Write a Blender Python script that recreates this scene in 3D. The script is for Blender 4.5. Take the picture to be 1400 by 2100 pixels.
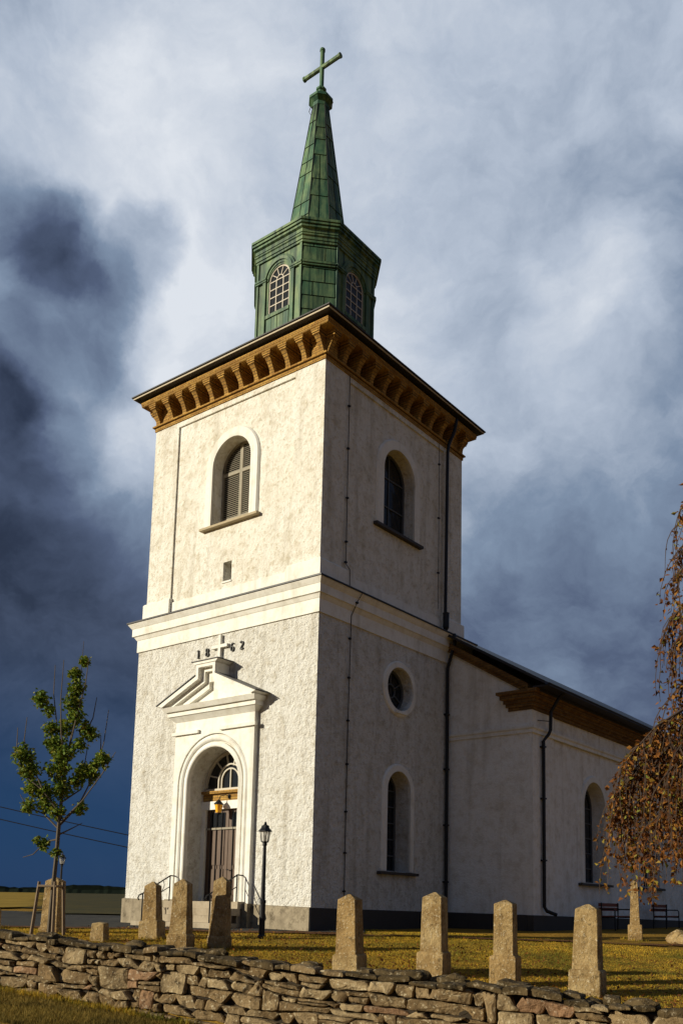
import bpy, bmesh, math, random
import numpy as np
from mathutils import Vector, Matrix, noise
from mathutils.geometry import tessellate_polygon

random.seed(7)
rng = np.random.default_rng(11)
PI = math.pi
scene = bpy.context.scene
for o in list(bpy.data.objects):
    bpy.data.objects.remove(o)
COL = scene.collection

# ------------------------------------------------------------------ camera
CAM = Vector((16.832, -19.277, 0.665))
YAW, PITCH, ROLL = -0.63218, 0.14213, 0.01608
fwd = Vector((math.sin(YAW) * math.cos(PITCH), math.cos(YAW) * math.cos(PITCH), math.sin(PITCH)))
rgt = Vector((math.cos(YAW), -math.sin(YAW), 0))
upv = rgt.cross(fwd)
r2 = rgt * math.cos(ROLL) + upv * math.sin(ROLL)
u2 = -rgt * math.sin(ROLL) + upv * math.cos(ROLL)
cd = bpy.data.cameras.new('camera')
cam = bpy.data.objects.new('camera', cd)
COL.objects.link(cam)
M = Matrix.Identity(4)
for i in range(3):
    M[i][0], M[i][1], M[i][2], M[i][3] = r2[i], u2[i], -fwd[i], CAM[i]
cam.matrix_world = M
cd.sensor_fit = 'VERTICAL'
cd.sensor_height = 36
cd.sensor_width = 24
cd.lens = 1882.9 * 36 / 2100
cd.shift_x = -0.0497
cd.shift_y = 0.2576
cd.clip_start = 0.1
cd.clip_end = 6000
scene.camera = cam

# ------------------------------------------------------------------ world, sun, exposure
SUN = Vector((0.62, 1.0, -0.36)).normalized()          # direction the light travels
scene.view_settings.view_transform = 'Standard'
scene.view_settings.look = 'None'
scene.view_settings.gamma = 1
scene.view_settings.use_curve_mapping = False
scene.view_settings.exposure = 0.12

world = bpy.data.worlds.new('World')
scene.world = world
world.use_nodes = True


class NT:
    """small helper for node trees"""
    def __init__(s, tree):
        s.t = tree
        s.n = tree.nodes
        s.l = tree.links

    def add(s, typ, **kw):
        n = s.n.new(typ)
        for k, v in kw.items():
            setattr(n, k, v)
        return n

    def link(s, a, b):
        s.l.new(a, b)

    def val(s, sock, v):
        if hasattr(v, 'links') or isinstance(v, bpy.types.NodeSocket):
            s.l.new(v, sock)
        else:
            sock.default_value = v

    def math(s, op, a, b=0.0, c=0.0, clamp=False):
        n = s.add('ShaderNodeMath', operation=op, use_clamp=clamp)
        s.val(n.inputs[0], a)
        s.val(n.inputs[1], b)
        s.val(n.inputs[2], c)
        return n.outputs[0]

    def vmath(s, op, a, b=None):
        n = s.add('ShaderNodeVectorMath', operation=op)
        s.val(n.inputs[0], a)
        if b is not None:
            s.val(n.inputs[1], b)
        return n.outputs['Value'] if op in ('DOT_PRODUCT', 'LENGTH') else n.outputs[0]

    def noise(s, vec, scale, detail=4, rough=0.55, dist=0.0, col=False):
        n = s.add('ShaderNodeTexNoise')
        s.val(n.inputs['Vector'], vec)
        n.inputs['Scale'].default_value = scale
        n.inputs['Detail'].default_value = detail
        n.inputs['Roughness'].default_value = rough
        n.inputs['Distortion'].default_value = dist
        return n.outputs['Color' if col else 'Fac']

    def ramp(s, fac, stops, interp='LINEAR'):
        n = s.add('ShaderNodeValToRGB')
        n.color_ramp.interpolation = interp
        el = n.color_ramp.elements
        while len(el) < len(stops):
            el.new(0.5)
        for e, (p, c) in zip(el, stops):
            e.position = p
            e.color = (*c, 1) if len(c) == 3 else c
        s.val(n.inputs[0], fac)
        return n.outputs[0]

    def mix(s, fac, a, b, mode='MIX'):
        n = s.add('ShaderNodeMix', data_type='RGBA', blend_type=mode)
        s.val(n.inputs[0], fac)
        for sock, v in ((n.inputs[6], a), (n.inputs[7], b)):
            if isinstance(v, (tuple, list)):
                v = (*v, 1) if len(v) == 3 else v
            s.val(sock, v)
        return n.outputs[2]

    def maprange(s, v, a, b, c=0.0, d=1.0, smooth=False):
        n = s.add('ShaderNodeMapRange')
        if smooth:
            n.interpolation_type = 'SMOOTHSTEP'
        s.val(n.inputs[0], v)
        for i, q in enumerate((a, b, c, d)):
            n.inputs[i + 1].default_value = q
        return n.outputs[0]

    def scalevec(s, vec, sc):
        n = s.add('ShaderNodeMapping')
        s.val(n.inputs[0], vec)
        n.inputs[3].default_value = sc
        return n.outputs[0]


def build_world():
    w = NT(world.node_tree)
    w.n.clear()
    out = w.add('ShaderNodeOutputWorld')
    bg = w.add('ShaderNodeBackground')
    w.link(bg.outputs[0], out.inputs[0])
    sky = w.add('ShaderNodeTexSky', sky_type='NISHITA')
    sky.sun_disc = False
    sky.sun_elevation = math.asin(-SUN.z)
    sky.sun_rotation = math.atan2(-SUN.x, -SUN.y)
    sky.air_density = 1.0
    sky.dust_density = 0.6
    tc = w.add('ShaderNodeTexCoord')
    d = tc.outputs['Generated']
    # wandering offset that breaks up every edge
    wob = w.noise(d, 4.2, 7, 0.6, col=True)
    off = w.vmath('SUBTRACT', wob, (0.5, 0.5, 0.5))
    sc = w.add('ShaderNodeVectorMath', operation='SCALE')
    w.link(off, sc.inputs[0])
    sc.inputs['Scale'].default_value = 0.13
    dw = w.vmath('ADD', d, sc.outputs[0])
    dwn = w.vmath('NORMALIZE', dw)
    sep = w.add('ShaderNodeSeparateXYZ')
    w.link(d, sep.inputs[0])
    z = sep.outputs[2]
    # cloud sheet: flattened vector so that clouds stretch towards the horizon
    big = w.noise(w.scalevec(dw, (1.0, 1.0, 1.5)), 3.0, 8, 0.6, 0.6)
    fine = w.noise(w.scalevec(dw, (1.0, 1.0, 1.3)), 7.5, 9, 0.6, 0.35)
    lum = w.maprange(z, 0.0, 0.6, 0.31, 0.41)
    lum = w.math('ADD', lum, w.math('MULTIPLY', w.math('SUBTRACT', big, 0.5), 0.48))

    def blob(direction, c0, c1, amt):
        v = Vector(direction).normalized()
        dt = w.vmath('DOT_PRODUCT', dwn, tuple(v))
        return w.math('MULTIPLY', w.maprange(dt, c0, c1, 0, 1, True), amt)
    for args in SKY_BLOBS:
        lum = w.math('ADD', lum, blob(*args))
    lum = w.math('SMOOTH_MAX', lum, 0.29, 0.10)
    mid = w.noise(w.scalevec(dw, (1.0, 1.0, 1.6)), 5.2, 8, 0.58, 0.3)
    lum = w.math('ADD', lum, w.math('MULTIPLY', w.math('SUBTRACT', fine, 0.5), 0.42))
    lum = w.math('ADD', lum, w.math('MULTIPLY', w.math('SUBTRACT', mid, 0.5), 0.36))
    col = w.ramp(lum, [(0.0, (0.010, 0.014, 0.028)), (0.2, (0.024, 0.034, 0.064)), (0.4, (0.083, 0.112, 0.188)),
                       (0.6, (0.200, 0.264, 0.370)), (0.8, (0.450, 0.515, 0.620)), (1.0, (0.72, 0.76, 0.82))])
    # deep blue strip low under the storm bank
    low = w.maprange(z, 0.05, 0.30, 1.0, 0.0, True)
    west = w.maprange(w.vmath('DOT_PRODUCT', d, tuple(pixdir(-350, 1780))), 0.84, 0.965, 0.0, 1.0, True)
    col = w.mix(w.math('MULTIPLY', w.math('MULTIPLY', low, west), 0.97), col, (0.0012, 0.033, 0.112))
    clear = w.add('ShaderNodeVectorMath', operation='SCALE')
    w.link(sky.outputs[0], clear.inputs[0])
    clear.inputs['Scale'].default_value = 0.05
    fin = w.mix(0.93, clear.outputs[0], col)
    w.link(fin, bg.inputs[0])
    bg.inputs[1].default_value = 1.0


def pixdir(px, py):
    return (r2 * ((px - 804.4) / 1882.9) - u2 * ((py - 1590.9) / 1882.9) + fwd).normalized()


# large cloud masses: direction, cosines where they start and are full, brightness change
SKY_BLOBS = [
    (pixdir(720, 300), 0.87, 0.985, 0.27),       # bright break in the cloud behind the spire
    (pixdir(1000, 750), 0.88, 0.985, 0.14),      # thinner cloud on the right
    (pixdir(220, 330), 0.975, 0.999, 0.05),
    (pixdir(60, 230), 0.985, 0.999, 0.08),
    (pixdir(620, 330), 0.98, 0.999, 0.05),
    (pixdir(1235, 690), 0.9945, 0.9997, 0.11),
    (pixdir(1180, 560), 0.9965, 0.9998, 0.07),
    (pixdir(240, 800), 0.9950, 0.9997, 0.26),
    (pixdir(70, 655), 0.9972, 0.9999, 0.26),
    (pixdir(320, 620), 0.9955, 0.9998, 0.12),
    (pixdir(-150, 1400), 0.955, 0.995, -0.10),   # storm bank low on the left
    (pixdir(120, 1290), 0.988, 0.999, -0.10),
    (pixdir(150, 1060), 0.990, 0.999, 0.05),
    (pixdir(0, 480), 0.9972, 0.9998, -0.22),     # dark ragged cloud, several lobes
    (pixdir(110, 500), 0.9982, 0.9999, -0.24),
    (pixdir(150, 615), 0.9972, 0.9998, -0.28),
    (pixdir(235, 690), 0.9974, 0.9998, -0.28),
    (pixdir(312, 512), 0.9988, 0.99993, -0.34),
    (pixdir(0, 740), 0.9976, 0.9998, -0.20),
    (pixdir(90, 860), 0.9975, 0.9998, -0.16),
    (pixdir(1030, 490), 0.993, 0.9996, -0.07),
    (pixdir(1340, 580), 0.990, 0.9995, -0.09),
    (pixdir(1090, 860), 0.990, 0.9995, -0.08),
]
build_world()

sd = bpy.data.lights.new('sun', 'SUN')
sd.energy = 5.0
sd.angle = math.radians(0.53)
sd.color = (1.0, 0.915, 0.73)
sun = bpy.data.objects.new('sun', sd)
COL.objects.link(sun)
sun.rotation_euler = SUN.to_track_quat('-Z', 'Y').to_euler()
sun.location = (-20, -30, 30)


# ------------------------------------------------------------------ mesh helpers
class MB:
    def __init__(s):
        s.v, s.f = [], []

    def face(s, pts):
        b = len(s.v)
        s.v += [tuple(p) for p in pts]
        s.f.append(tuple(range(b, b + len(pts))))

    def add(s, v, f):
        b = len(s.v)
        s.v += [tuple(p) for p in v]
        s.f += [tuple(i + b for i in q) for q in f]

    def hexa(s, p):
        """8 corners: 0-3 bottom ring, 4-7 top ring"""
        s.add(p, [(3, 2, 1, 0), (4, 5, 6, 7), (0, 1, 5, 4), (1, 2, 6, 5), (2, 3, 7, 6), (3, 0, 4, 7)])

    def box(s, x0, x1, y0, y1, z0, z1):
        s.hexa([(x0, y0, z0), (x1, y0, z0), (x1, y1, z0), (x0, y1, z0),
                (x0, y0, z1), (x1, y0, z1), (x1, y1, z1), (x0, y1, z1)])

    def fbox(s, M, u0, u1, v0, v1, d0, d1):
        """box in the frame of a wall face"""
        s.hexa([M(u0, v0, d0), M(u1, v0, d0), M(u1, v0, d1), M(u0, v0, d1),
                M(u0, v1, d0), M(u1, v1, d0), M(u1, v1, d1), M(u0, v1, d1)])

    def fprism(s, M, poly, d0, d1):
        n = len(poly)
        a = [M(u, v, d0) for u, v in poly]
        b = [M(u, v, d1) for u, v in poly]
        s.add(a + b, [tuple(range(n)), tuple(range(2 * n - 1, n - 1, -1))] +
              [(i, (i + 1) % n, n + (i + 1) % n, n + i) for i in range(n)])

    def tube(s, pts, rad, n=6, cap=True):
        pts = [Vector(p) for p in pts]
        rads = rad if isinstance(rad, (list, tuple)) else [rad] * len(pts)
        b = len(s.v)
        prev = None
        for i, p in enumerate(pts):
            if i == 0:
                t = pts[1] - p
            elif i == len(pts) - 1:
                t = p - pts[i - 1]
            else:
                t = (pts[i + 1] - pts[i - 1])
            t.normalize()
            if prev is None:
                a = t.orthogonal().normalized()
            else:
                a = (prev - t * prev.dot(t))
                a = a.normalized() if a.length > 1e-6 else t.orthogonal().normalized()
            prev = a
            c = t.cross(a)
            for k in range(n):
                an = 2 * PI * k / n
                s.v.append(tuple(p + (a * math.cos(an) + c * math.sin(an)) * rads[i]))
        for i in range(len(pts) - 1):
            for k in range(n):
                s.f.append((b + i * n + k, b + i * n + (k + 1) % n, b + (i + 1) * n + (k + 1) % n, b + (i + 1) * n + k))
        if cap:
            s.f.append(tuple(b + k for k in range(n))[::-1])
            e = b + (len(pts) - 1) * n
            s.f.append(tuple(e + k for k in range(n)))

    def lathe(s, c, prof, n=12, rot=0.0):
        """prof: (radius, z) list about vertical axis through c"""
        b = len(s.v)
        for r, z in prof:
            for k in range(n):
                an = 2 * PI * k / n + rot
                s.v.append((c[0] + r * math.cos(an), c[1] + r * math.sin(an), c[2] + z))
        for i in range(len(prof) - 1):
            for k in range(n):
                s.f.append((b + i * n + k, b + i * n + (k + 1) % n, b + (i + 1) * n + (k + 1) % n, b + (i + 1) * n + k))
        s.f.append(tuple(b + k for k in range(n))[::-1])
        e = b + (len(prof) - 1) * n
        s.f.append(tuple(e + k for k in range(n)))

    def rings(s, rings, closed=True, cap0=False, cap1=False):
        b = len(s.v)
        n = len(rings[0])
        for r in rings:
            s.v += [tuple(p) for p in r]
        for i in range(len(rings) - 1):
            for k in range(n if closed else n - 1):
                s.f.append((b + i * n + k, b + i * n + (k + 1) % n, b + (i + 1) * n + (k + 1) % n, b + (i + 1) * n + k))
        if cap0:
            s.f.append(tuple(b + k for k in range(n))[::-1])
        if cap1:
            e = b + (len(rings) - 1) * n
            s.f.append(tuple(e + k for k in range(n)))

    def wall(s, M, outer, holes, d=0.0):
        """flat wall face with openings; holes = [(points, reveal depth)]"""
        polys = [[Vector((u, v, 0)) for u, v in outer]] + [[Vector((u, v, 0)) for u, v in h] for h, _ in holes]
        flatp = [p for q in polys for p in q]
        tris = tessellate_polygon(polys)
        s.add([M(p.x, p.y, d) for p in flatp], tris)
        for h, dep in holes:
            a = [M(u, v, d) for u, v in h]
            c = [M(u, v, d + dep) for u, v in h]
            n = len(h)
            s.add(a + c, [(i, (i + 1) % n, n + (i + 1) % n, n + i) for i in range(n)])

    def sweep(s, M, path_fn, prof):
        """sweep prof [(r,d)] along concentric paths path_fn(r)"""
        rr = [[M(u, v, d) for u, v in path_fn(r)] for r, d in prof]
        s.rings(rr, closed=False)

    def build(s, name, mat, parent=None, smooth=False, recalc=True):
        me = bpy.data.meshes.new(name)
        me.from_pydata(s.v, [], s.f)
        if recalc and len(s.f) < 60000:
            bm = bmesh.new()
            bm.from_mesh(me)
            bmesh.ops.recalc_face_normals(bm, faces=bm.faces)
            bm.to_mesh(me)
            bm.free()
        return finish(name, me, mat, parent, smooth)


def finish(name, me, mat, parent=None, smooth=False):
    if smooth:
        me.polygons.foreach_set('use_smooth', [True] * len(me.polygons))
    if mat is not None:
        me.materials.append(mat)
    me.update()
    o = bpy.data.objects.new(name, me)
    COL.objects.link(o)
    if parent is not None:
        o.parent = parent
        if parent.type == 'EMPTY':
            o.matrix_parent_inverse = (Matrix.Translation(parent.location)).inverted()
    return o


def tag(o, label=None, cat=None, group=None, kind=None):
    if label:
        o['label'] = label
    if cat:
        o['category'] = cat
    if group:
        o['group'] = group
    if kind:
        o['kind'] = kind
    return o


def empty(name, loc):
    o = bpy.data.objects.new(name, None)
    o.location = loc
    o.empty_display_size = 0.3
    COL.objects.link(o)
    return o


def arch(cu, z0, zs, r, n=18):
    """closed outline of an arched opening"""
    return [(cu - r, z0)] + [(cu - r * math.cos(PI * k / n), zs + r * math.sin(PI * k / n)) for k in range(n + 1)] + [(cu + r, z0)]


def circ(cu, cv, r, n=28):
    return [(cu + r * math.cos(2 * PI * k / n), cv + r * math.sin(2 * PI * k / n)) for k in range(n)]


# ------------------------------------------------------------------ materials
def newmat(name):
    m = bpy.data.materials.new(name)
    m.use_nodes = True
    t = NT(m.node_tree)
    t.n.clear()
    out = t.add('ShaderNodeOutputMaterial')
    b = t.add('ShaderNodeBsdfPrincipled')
    t.link(b.outputs[0], out.inputs[0])
    b.inputs['Roughness'].default_value = 0.85
    b.inputs['Specular IOR Level'].default_value = 0.25
    pos = t.add('ShaderNodeNewGeometry').outputs['Position']
    return m, t, b, pos


def bump(t, b, h, strength=0.5, dist=0.02):
    n = t.add('ShaderNodeBump')
    n.inputs['Strength'].default_value = strength
    n.inputs['Distance'].default_value = dist
    t.val(n.inputs['Height'], h)
    t.link(n.outputs[0], b.inputs['Normal'])


def plaster(name, c0, c1, c2, rough_scale, bstr, bdist, fleck=0.5):
    m, t, b, pos = newmat(name)
    big = t.noise(pos, 0.55, 5, 0.6)
    mid = t.noise(pos, 2.6, 6, 0.65)
    grain = t.noise(pos, rough_scale, 5, 0.7)
    streak = t.noise(t.scalevec(pos, (1.6, 1.6, 0.16)), 1.6, 5, 0.6)
    col = t.mix(t.maprange(big, 0.35, 0.7), c0, c1)
    col = t.mix(t.math('MULTIPLY', t.maprange(mid, 0.48, 0.72), 0.55), col, c2)
    col = t.mix(t.math('MULTIPLY', t.maprange(grain, 0.52, 0.68), fleck), col, c2)
    col = t.mix(t.math('MULTIPLY', t.maprange(streak, 0.52, 0.74), 0.45), col, tuple(v * 0.7 for v in c2))
    spot = t.noise(pos, 1.1, 7, 0.72, 0.4)
    col = t.mix(t.math('MULTIPLY', t.maprange(spot, 0.58, 0.72), 0.35), col, tuple(v * 0.62 for v in c2))
    t.link(col, b.inputs['Base Color'])
    h = t.math('ADD', t.math('MULTIPLY', grain, 1.0), t.math('MULTIPLY', t.noise(pos, rough_scale * 3, 3, 0.6), 0.45))
    h = t.math('ADD', h, t.math('MULTIPLY', mid, 0.5))
    bump(t, b, h, bstr, bdist)
    b.inputs['Roughness'].default_value = 0.92
    return m


MAT = {}
MAT['rough'] = plaster('roughcast_plaster', (0.83, 0.82, 0.77), (0.79, 0.77, 0.70), (0.42, 0.355, 0.235), 7.0, 1.0, 0.12, 0.6)
MAT['plaster'] = plaster('lime_plaster', (0.80, 0.785, 0.72), (0.75, 0.715, 0.625), (0.44, 0.37, 0.24), 7.5, 0.85, 0.06, 0.62)
MAT['nave_plaster'] = plaster('nave_plaster', (0.87, 0.86, 0.81), (0.83, 0.80, 0.735), (0.55, 0.48, 0.36), 6.0, 0.7, 0.05, 0.4)
MAT['trim'] = plaster('smooth_white_trim', (0.82, 0.81, 0.755), (0.78, 0.76, 0.69), (0.60, 0.545, 0.43), 12.0, 0.3, 0.012, 0.25)


def simple(name, col, rough=0.7, metal=0.0, var=0.25, scale=4.0, bst=0.15, spec=0.3):
    m, t, b, pos = newmat(name)
    n = t.noise(pos, scale, 5, 0.6)
    c = t.mix(n, tuple(v * (1 - var) for v in col), tuple(min(1, v * (1 + var)) for v in col))
    t.link(c, b.inputs['Base Color'])
    b.inputs['Roughness'].default_value = rough
    b.inputs['Metallic'].default_value = metal
    b.inputs['Specular IOR Level'].default_value = spec
    bump(t, b, t.noise(pos, scale * 5, 4, 0.6), bst, 0.01)
    return m


MAT['black_metal'] = simple('black_painted_metal', (0.012, 0.012, 0.014), 0.45)
MAT['roof_metal'] = simple('dark_sheet_roof', (0.028, 0.027, 0.030), 0.5)
MAT['fascia'] = simple('pale_fascia_board', (0.50, 0.43, 0.31), 0.7)
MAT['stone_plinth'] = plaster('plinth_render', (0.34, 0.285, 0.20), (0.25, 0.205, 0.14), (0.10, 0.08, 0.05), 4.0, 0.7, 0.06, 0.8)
MAT['step_stone'] = plaster('step_granite', (0.40, 0.34, 0.25), (0.33, 0.27, 0.19), (0.22, 0.17, 0.11), 8.0, 0.35, 0.02, 0.5)
MAT['sill_dark'] = simple('dark_sill_sheet', (0.05, 0.042, 0.036), 0.6)  # shade of the side walls put into the colour of sills and plinths
MAT['sill_lit'] = simple('ochre_sill', (0.40, 0.33, 0.21), 0.8)  # front belfry sill, sunlight put into the colour
MAT['shutter'] = simple('grey_louvre_wood', (0.30, 0.27, 0.205), 0.75, scale=9)
MAT['bar_white'] = simple('white_glazing_bar', (0.52, 0.47, 0.38), 0.5, var=0.1)
MAT['bar_grey'] = simple('grey_glazing_bar', (0.09, 0.095, 0.10), 0.5, var=0.1)
MAT['door_wood'] = simple('brown_door_wood', (0.095, 0.055, 0.032), 0.45, scale=3)
MAT['void'] = simple('dark_interior', (0.012, 0.011, 0.010), 0.9)
MAT['year'] = simple('black_year_iron', (0.02, 0.018, 0.016), 0.5)
MAT['inner_wood'] = simple('lantern_inner_boards', (0.34, 0.24, 0.16), 0.8)
MAT['bench_red'] = simple('red_brown_bench_board', (0.20, 0.055, 0.03), 0.6)
MAT['stake'] = simple('weathered_stake_wood', (0.20, 0.145, 0.09), 0.85, scale=12)


def m_glass_dark():
    m, t, b, pos = newmat('dark_window_glass')
    b.inputs['Base Color'].default_value = (0.012, 0.014, 0.017, 1)
    b.inputs['Roughness'].default_value = 0.12
    b.inputs['Specular IOR Level'].default_value = 0.35
    bump(t, b, t.noise(pos, 2.2, 3, 0.5), 0.12, 0.03)
    return m


def m_glass_clear():
    m, t, b, pos = newmat('old_clear_glass')
    out = [n for n in t.n if n.type == 'OUTPUT_MATERIAL'][0]
    tr = t.add('ShaderNodeBsdfTransparent')
    tr.inputs[0].default_value = (0.62, 0.64, 0.64, 1)
    b.inputs['Base Color'].default_value = (0.03, 0.033, 0.036, 1)
    b.inputs['Roughness'].default_value = 0.1
    mx = t.add('ShaderNodeMixShader')
    mx.inputs[0].default_value = 0.86
    t.link(tr.outputs[0], mx.inputs[1])
    t.link(b.outputs[0], mx.inputs[2])
    t.link(mx.outputs[0], out.inputs[0])
    return m


def m_amber():
    m, t, b, pos = newmat('amber_lamp_glass')
    b.inputs['Base Color'].default_value = (0.85, 0.40, 0.03, 1)
    b.inputs['Roughness'].default_value = 0.25
    b.inputs['Subsurface Weight'].default_value = 0.3
    return m


def m_lampglass():
    m, t, b, pos = newmat('lamp_glass')
    out = [n for n in t.n if n.type == 'OUTPUT_MATERIAL'][0]
    tr = t.add('ShaderNodeBsdfTransparent')
    b.inputs['Base Color'].default_value = (0.75, 0.72, 0.65, 1)
    b.inputs['Roughness'].default_value = 0.2
    mx = t.add('ShaderNodeMixShader')
    mx.inputs[0].default_value = 0.35
    t.link(tr.outputs[0], mx.inputs[1])
    t.link(b.outputs[0], mx.inputs[2])
    t.link(mx.outputs[0], out.inputs[0])
    return m


def m_copper():
    m, t, b, pos = newmat('green_copper_patina')
    rnd = t.add('ShaderNodeObjectInfo').outputs['Random']
    n1 = t.noise(pos, 1.5, 6, 0.65)
    st = t.noise(t.scalevec(pos, (3.2, 3.2, 0.22)), 1.5, 6, 0.65)
    col = t.mix(t.maprange(n1, 0.35, 0.65), (0.060, 0.145, 0.070), (0.210, 0.275, 0.120))
    col = t.mix(t.math('MULTIPLY', t.maprange(st, 0.44, 0.62), 0.95), col, (0.010, 0.034, 0.020))
    col = t.mix(t.math('MULTIPLY', t.maprange(t.noise(pos, 0.9, 4, 0.6), 0.55, 0.7), 0.5), col, (0.060, 0.070, 0.025))
    col = t.mix(t.math('MULTIPLY', rnd, 0.40), col, (0.022, 0.120, 0.078))
    t.link(col, b.inputs['Base Color'])
    b.inputs['Roughness'].default_value = 0.6
    b.inputs['Specular IOR Level'].default_value = 0.35
    bump(t, b, t.noise(pos, 5.0, 4, 0.6), 0.25, 0.02)
    return m


def m_brick(name, c1, c2, mortar):
    m, t, b, pos = newmat(name)
    sep = t.add('ShaderNodeSeparateXYZ')
    t.link(pos, sep.inputs[0])
    cmb = t.add('ShaderNodeCombineXYZ')
    t.link(t.math('ADD', sep.outputs[0], sep.outputs[1]), cmb.inputs[0])
    t.link(sep.outputs[2], cmb.inputs[1])
    br = t.add('ShaderNodeTexBrick')
    t.link(cmb.outputs[0], br.inputs['Vector'])
    br.inputs['Scale'].default_value = 1.0
    br.inputs['Brick Width'].default_value = 0.26
    br.inputs['Row Height'].default_value = 0.078
    br.inputs['Mortar Size'].default_value = 0.008
    br.inputs['Color1'].default_value = (*c1, 1)
    br.inputs['Color2'].default_value = (*c2, 1)
    br.inputs['Mortar'].default_value = (*mortar, 1)
    n = t.noise(pos, 6, 5, 0.6)
    col = t.mix(t.maprange(n, 0.5, 0.75, 0, 0.6), br.outputs[0], tuple(v * 0.45 for v in c2))
    t.link(col, b.inputs['Base Color'])
    h = t.math('SUBTRACT', t.math('MULTIPLY', n, 0.4), br.outputs['Fac'])
    bump(t, b, h, 0.5, 0.012)
    b.inputs['Roughness'].default_value = 0.9
    return m


def m_lichen_stone(name, c0, c1, lichen, dark, per_object=0.5, scale=7.0):
    m, t, b, pos = newmat(name)
    rnd = t.add('ShaderNodeObjectInfo').outputs['Random']
    off = t.add('ShaderNodeCombineXYZ')
    t.link(t.math('MULTIPLY', rnd, 37.0), off.inputs[0])
    p2 = t.vmath('ADD', pos, off.outputs[0])
    n1 = t.noise(p2, scale * 0.35, 6, 0.65)
    n2 = t.noise(p2, scale, 6, 0.7)
    n3 = t.noise(p2, scale * 2.3, 5, 0.7)
    col = t.mix(t.math('MULTIPLY', rnd, per_object), c0, c1)
    col = t.mix(t.maprange(n1, 0.4, 0.65), col, tuple(v * 0.6 for v in c1))
    col = t.mix(t.math('MULTIPLY', t.maprange(n2, 0.55, 0.66), 0.85), col, dark)
    col = t.mix(t.math('MULTIPLY', t.maprange(n3, 0.56, 0.66), 0.8), col, lichen)
    t.link(col, b.inputs['Base Color'])
    h = t.math('ADD', n2, t.math('MULTIPLY', n3, 0.6))
    bump(t, b, h, 0.9, 0.05)
    b.inputs['Roughness'].default_value = 0.95
    b.inputs['Specular IOR Level'].default_value = 0.15
    return m


MAT['glass'] = m_glass_dark()
MAT['glass_clear'] = m_glass_clear()
MAT['amber'] = m_amber()
MAT['lamp_glass'] = m_lampglass()
MAT['copper'] = m_copper()
MAT['copper_dark'] = simple('dark_copper_seam', (0.006, 0.012, 0.008), 0.7)
MAT['brick_dark'] = m_brick('weathered_dark_brick', (0.25, 0.14, 0.04), (0.15, 0.075, 0.022), (0.08, 0.055, 0.03))  # ochre brick darkened: roof overhang shade put into the nave brick colour
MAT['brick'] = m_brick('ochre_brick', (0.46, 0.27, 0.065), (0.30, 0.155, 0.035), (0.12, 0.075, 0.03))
MAT['grave'] = m_lichen_stone('lichened_granite', (0.44, 0.335, 0.17), (0.36, 0.225, 0.085), (0.62, 0.53, 0.36), (0.13, 0.088, 0.038), 0.8, 9.0)
MAT['wallstone'] = m_lichen_stone('field_stone', (0.37, 0.28, 0.155), (0.20, 0.13, 0.06), (0.62, 0.53, 0.35), (0.035, 0.024, 0.012), 1.0, 6.0)
MAT['capstone'] = m_lichen_stone('mossy_cap_stone', (0.15, 0.105, 0.05), (0.08, 0.055, 0.024), (0.42, 0.35, 0.23), (0.02, 0.016, 0.009), 0.9, 5.5)
MAT['redstone'] = m_lichen_stone('red_field_stone', (0.36, 0.22, 0.12), (0.26, 0.15, 0.08), (0.55, 0.45, 0.32), (0.10, 0.06, 0.035), 0.8, 5.0)
MAT['earth'] = simple('wall_core_earth', (0.035, 0.026, 0.017), 1.0)


def m_ground(name, cols, scale, bstr=0.6, bdist=0.05):
    m, t, b, pos = newmat(name)
    a = t.noise(pos, scale * 0.12, 5, 0.6)
    n = t.noise(pos, scale, 7, 0.7)
    f = t.noise(pos, scale * 4, 4, 0.7)
    col = t.mix(t.maprange(a, 0.35, 0.65), cols[0], cols[1])
    col = t.mix(t.maprange(n, 0.45, 0.7, 0, 0.8), col, cols[2])
    t.link(col, b.inputs['Base Color'])
    bump(t, b, t.math('ADD', n, t.math('MULTIPLY', f, 0.6)), bstr, bdist)
    b.inputs['Roughness'].default_value = 1.0
    b.inputs['Specular IOR Level'].default_value = 0.05
    return m


MAT['ground'] = m_ground('turf_soil', [(0.36, 0.20, 0.03), (0.24, 0.145, 0.026), (0.10, 0.065, 0.014)], 2.4)
MAT['field'] = m_ground('stubble_field', [(0.36, 0.235, 0.042), (0.27, 0.18, 0.034), (0.16, 0.11, 0.024)], 0.7)
MAT['pasture'] = m_ground('dark_pasture', [(0.07, 0.062, 0.028), (0.05, 0.05, 0.027), (0.12, 0.09, 0.03)], 0.6)
MAT['asphalt'] = m_ground('grey_gravel_road', [(0.055, 0.055, 0.053), (0.042, 0.042, 0.04), (0.095, 0.088, 0.072)], 2.2, 0.4, 0.02)
MAT['redgravel'] = m_ground('red_gravel', [(0.17, 0.085, 0.04), (0.13, 0.065, 0.03), (0.085, 0.045, 0.02)], 6.0)
MAT['wood_far'] = m_ground('far_forest', [(0.012, 0.019, 0.012), (0.016, 0.022, 0.014), (0.008, 0.012, 0.009)], 0.05)


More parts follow.
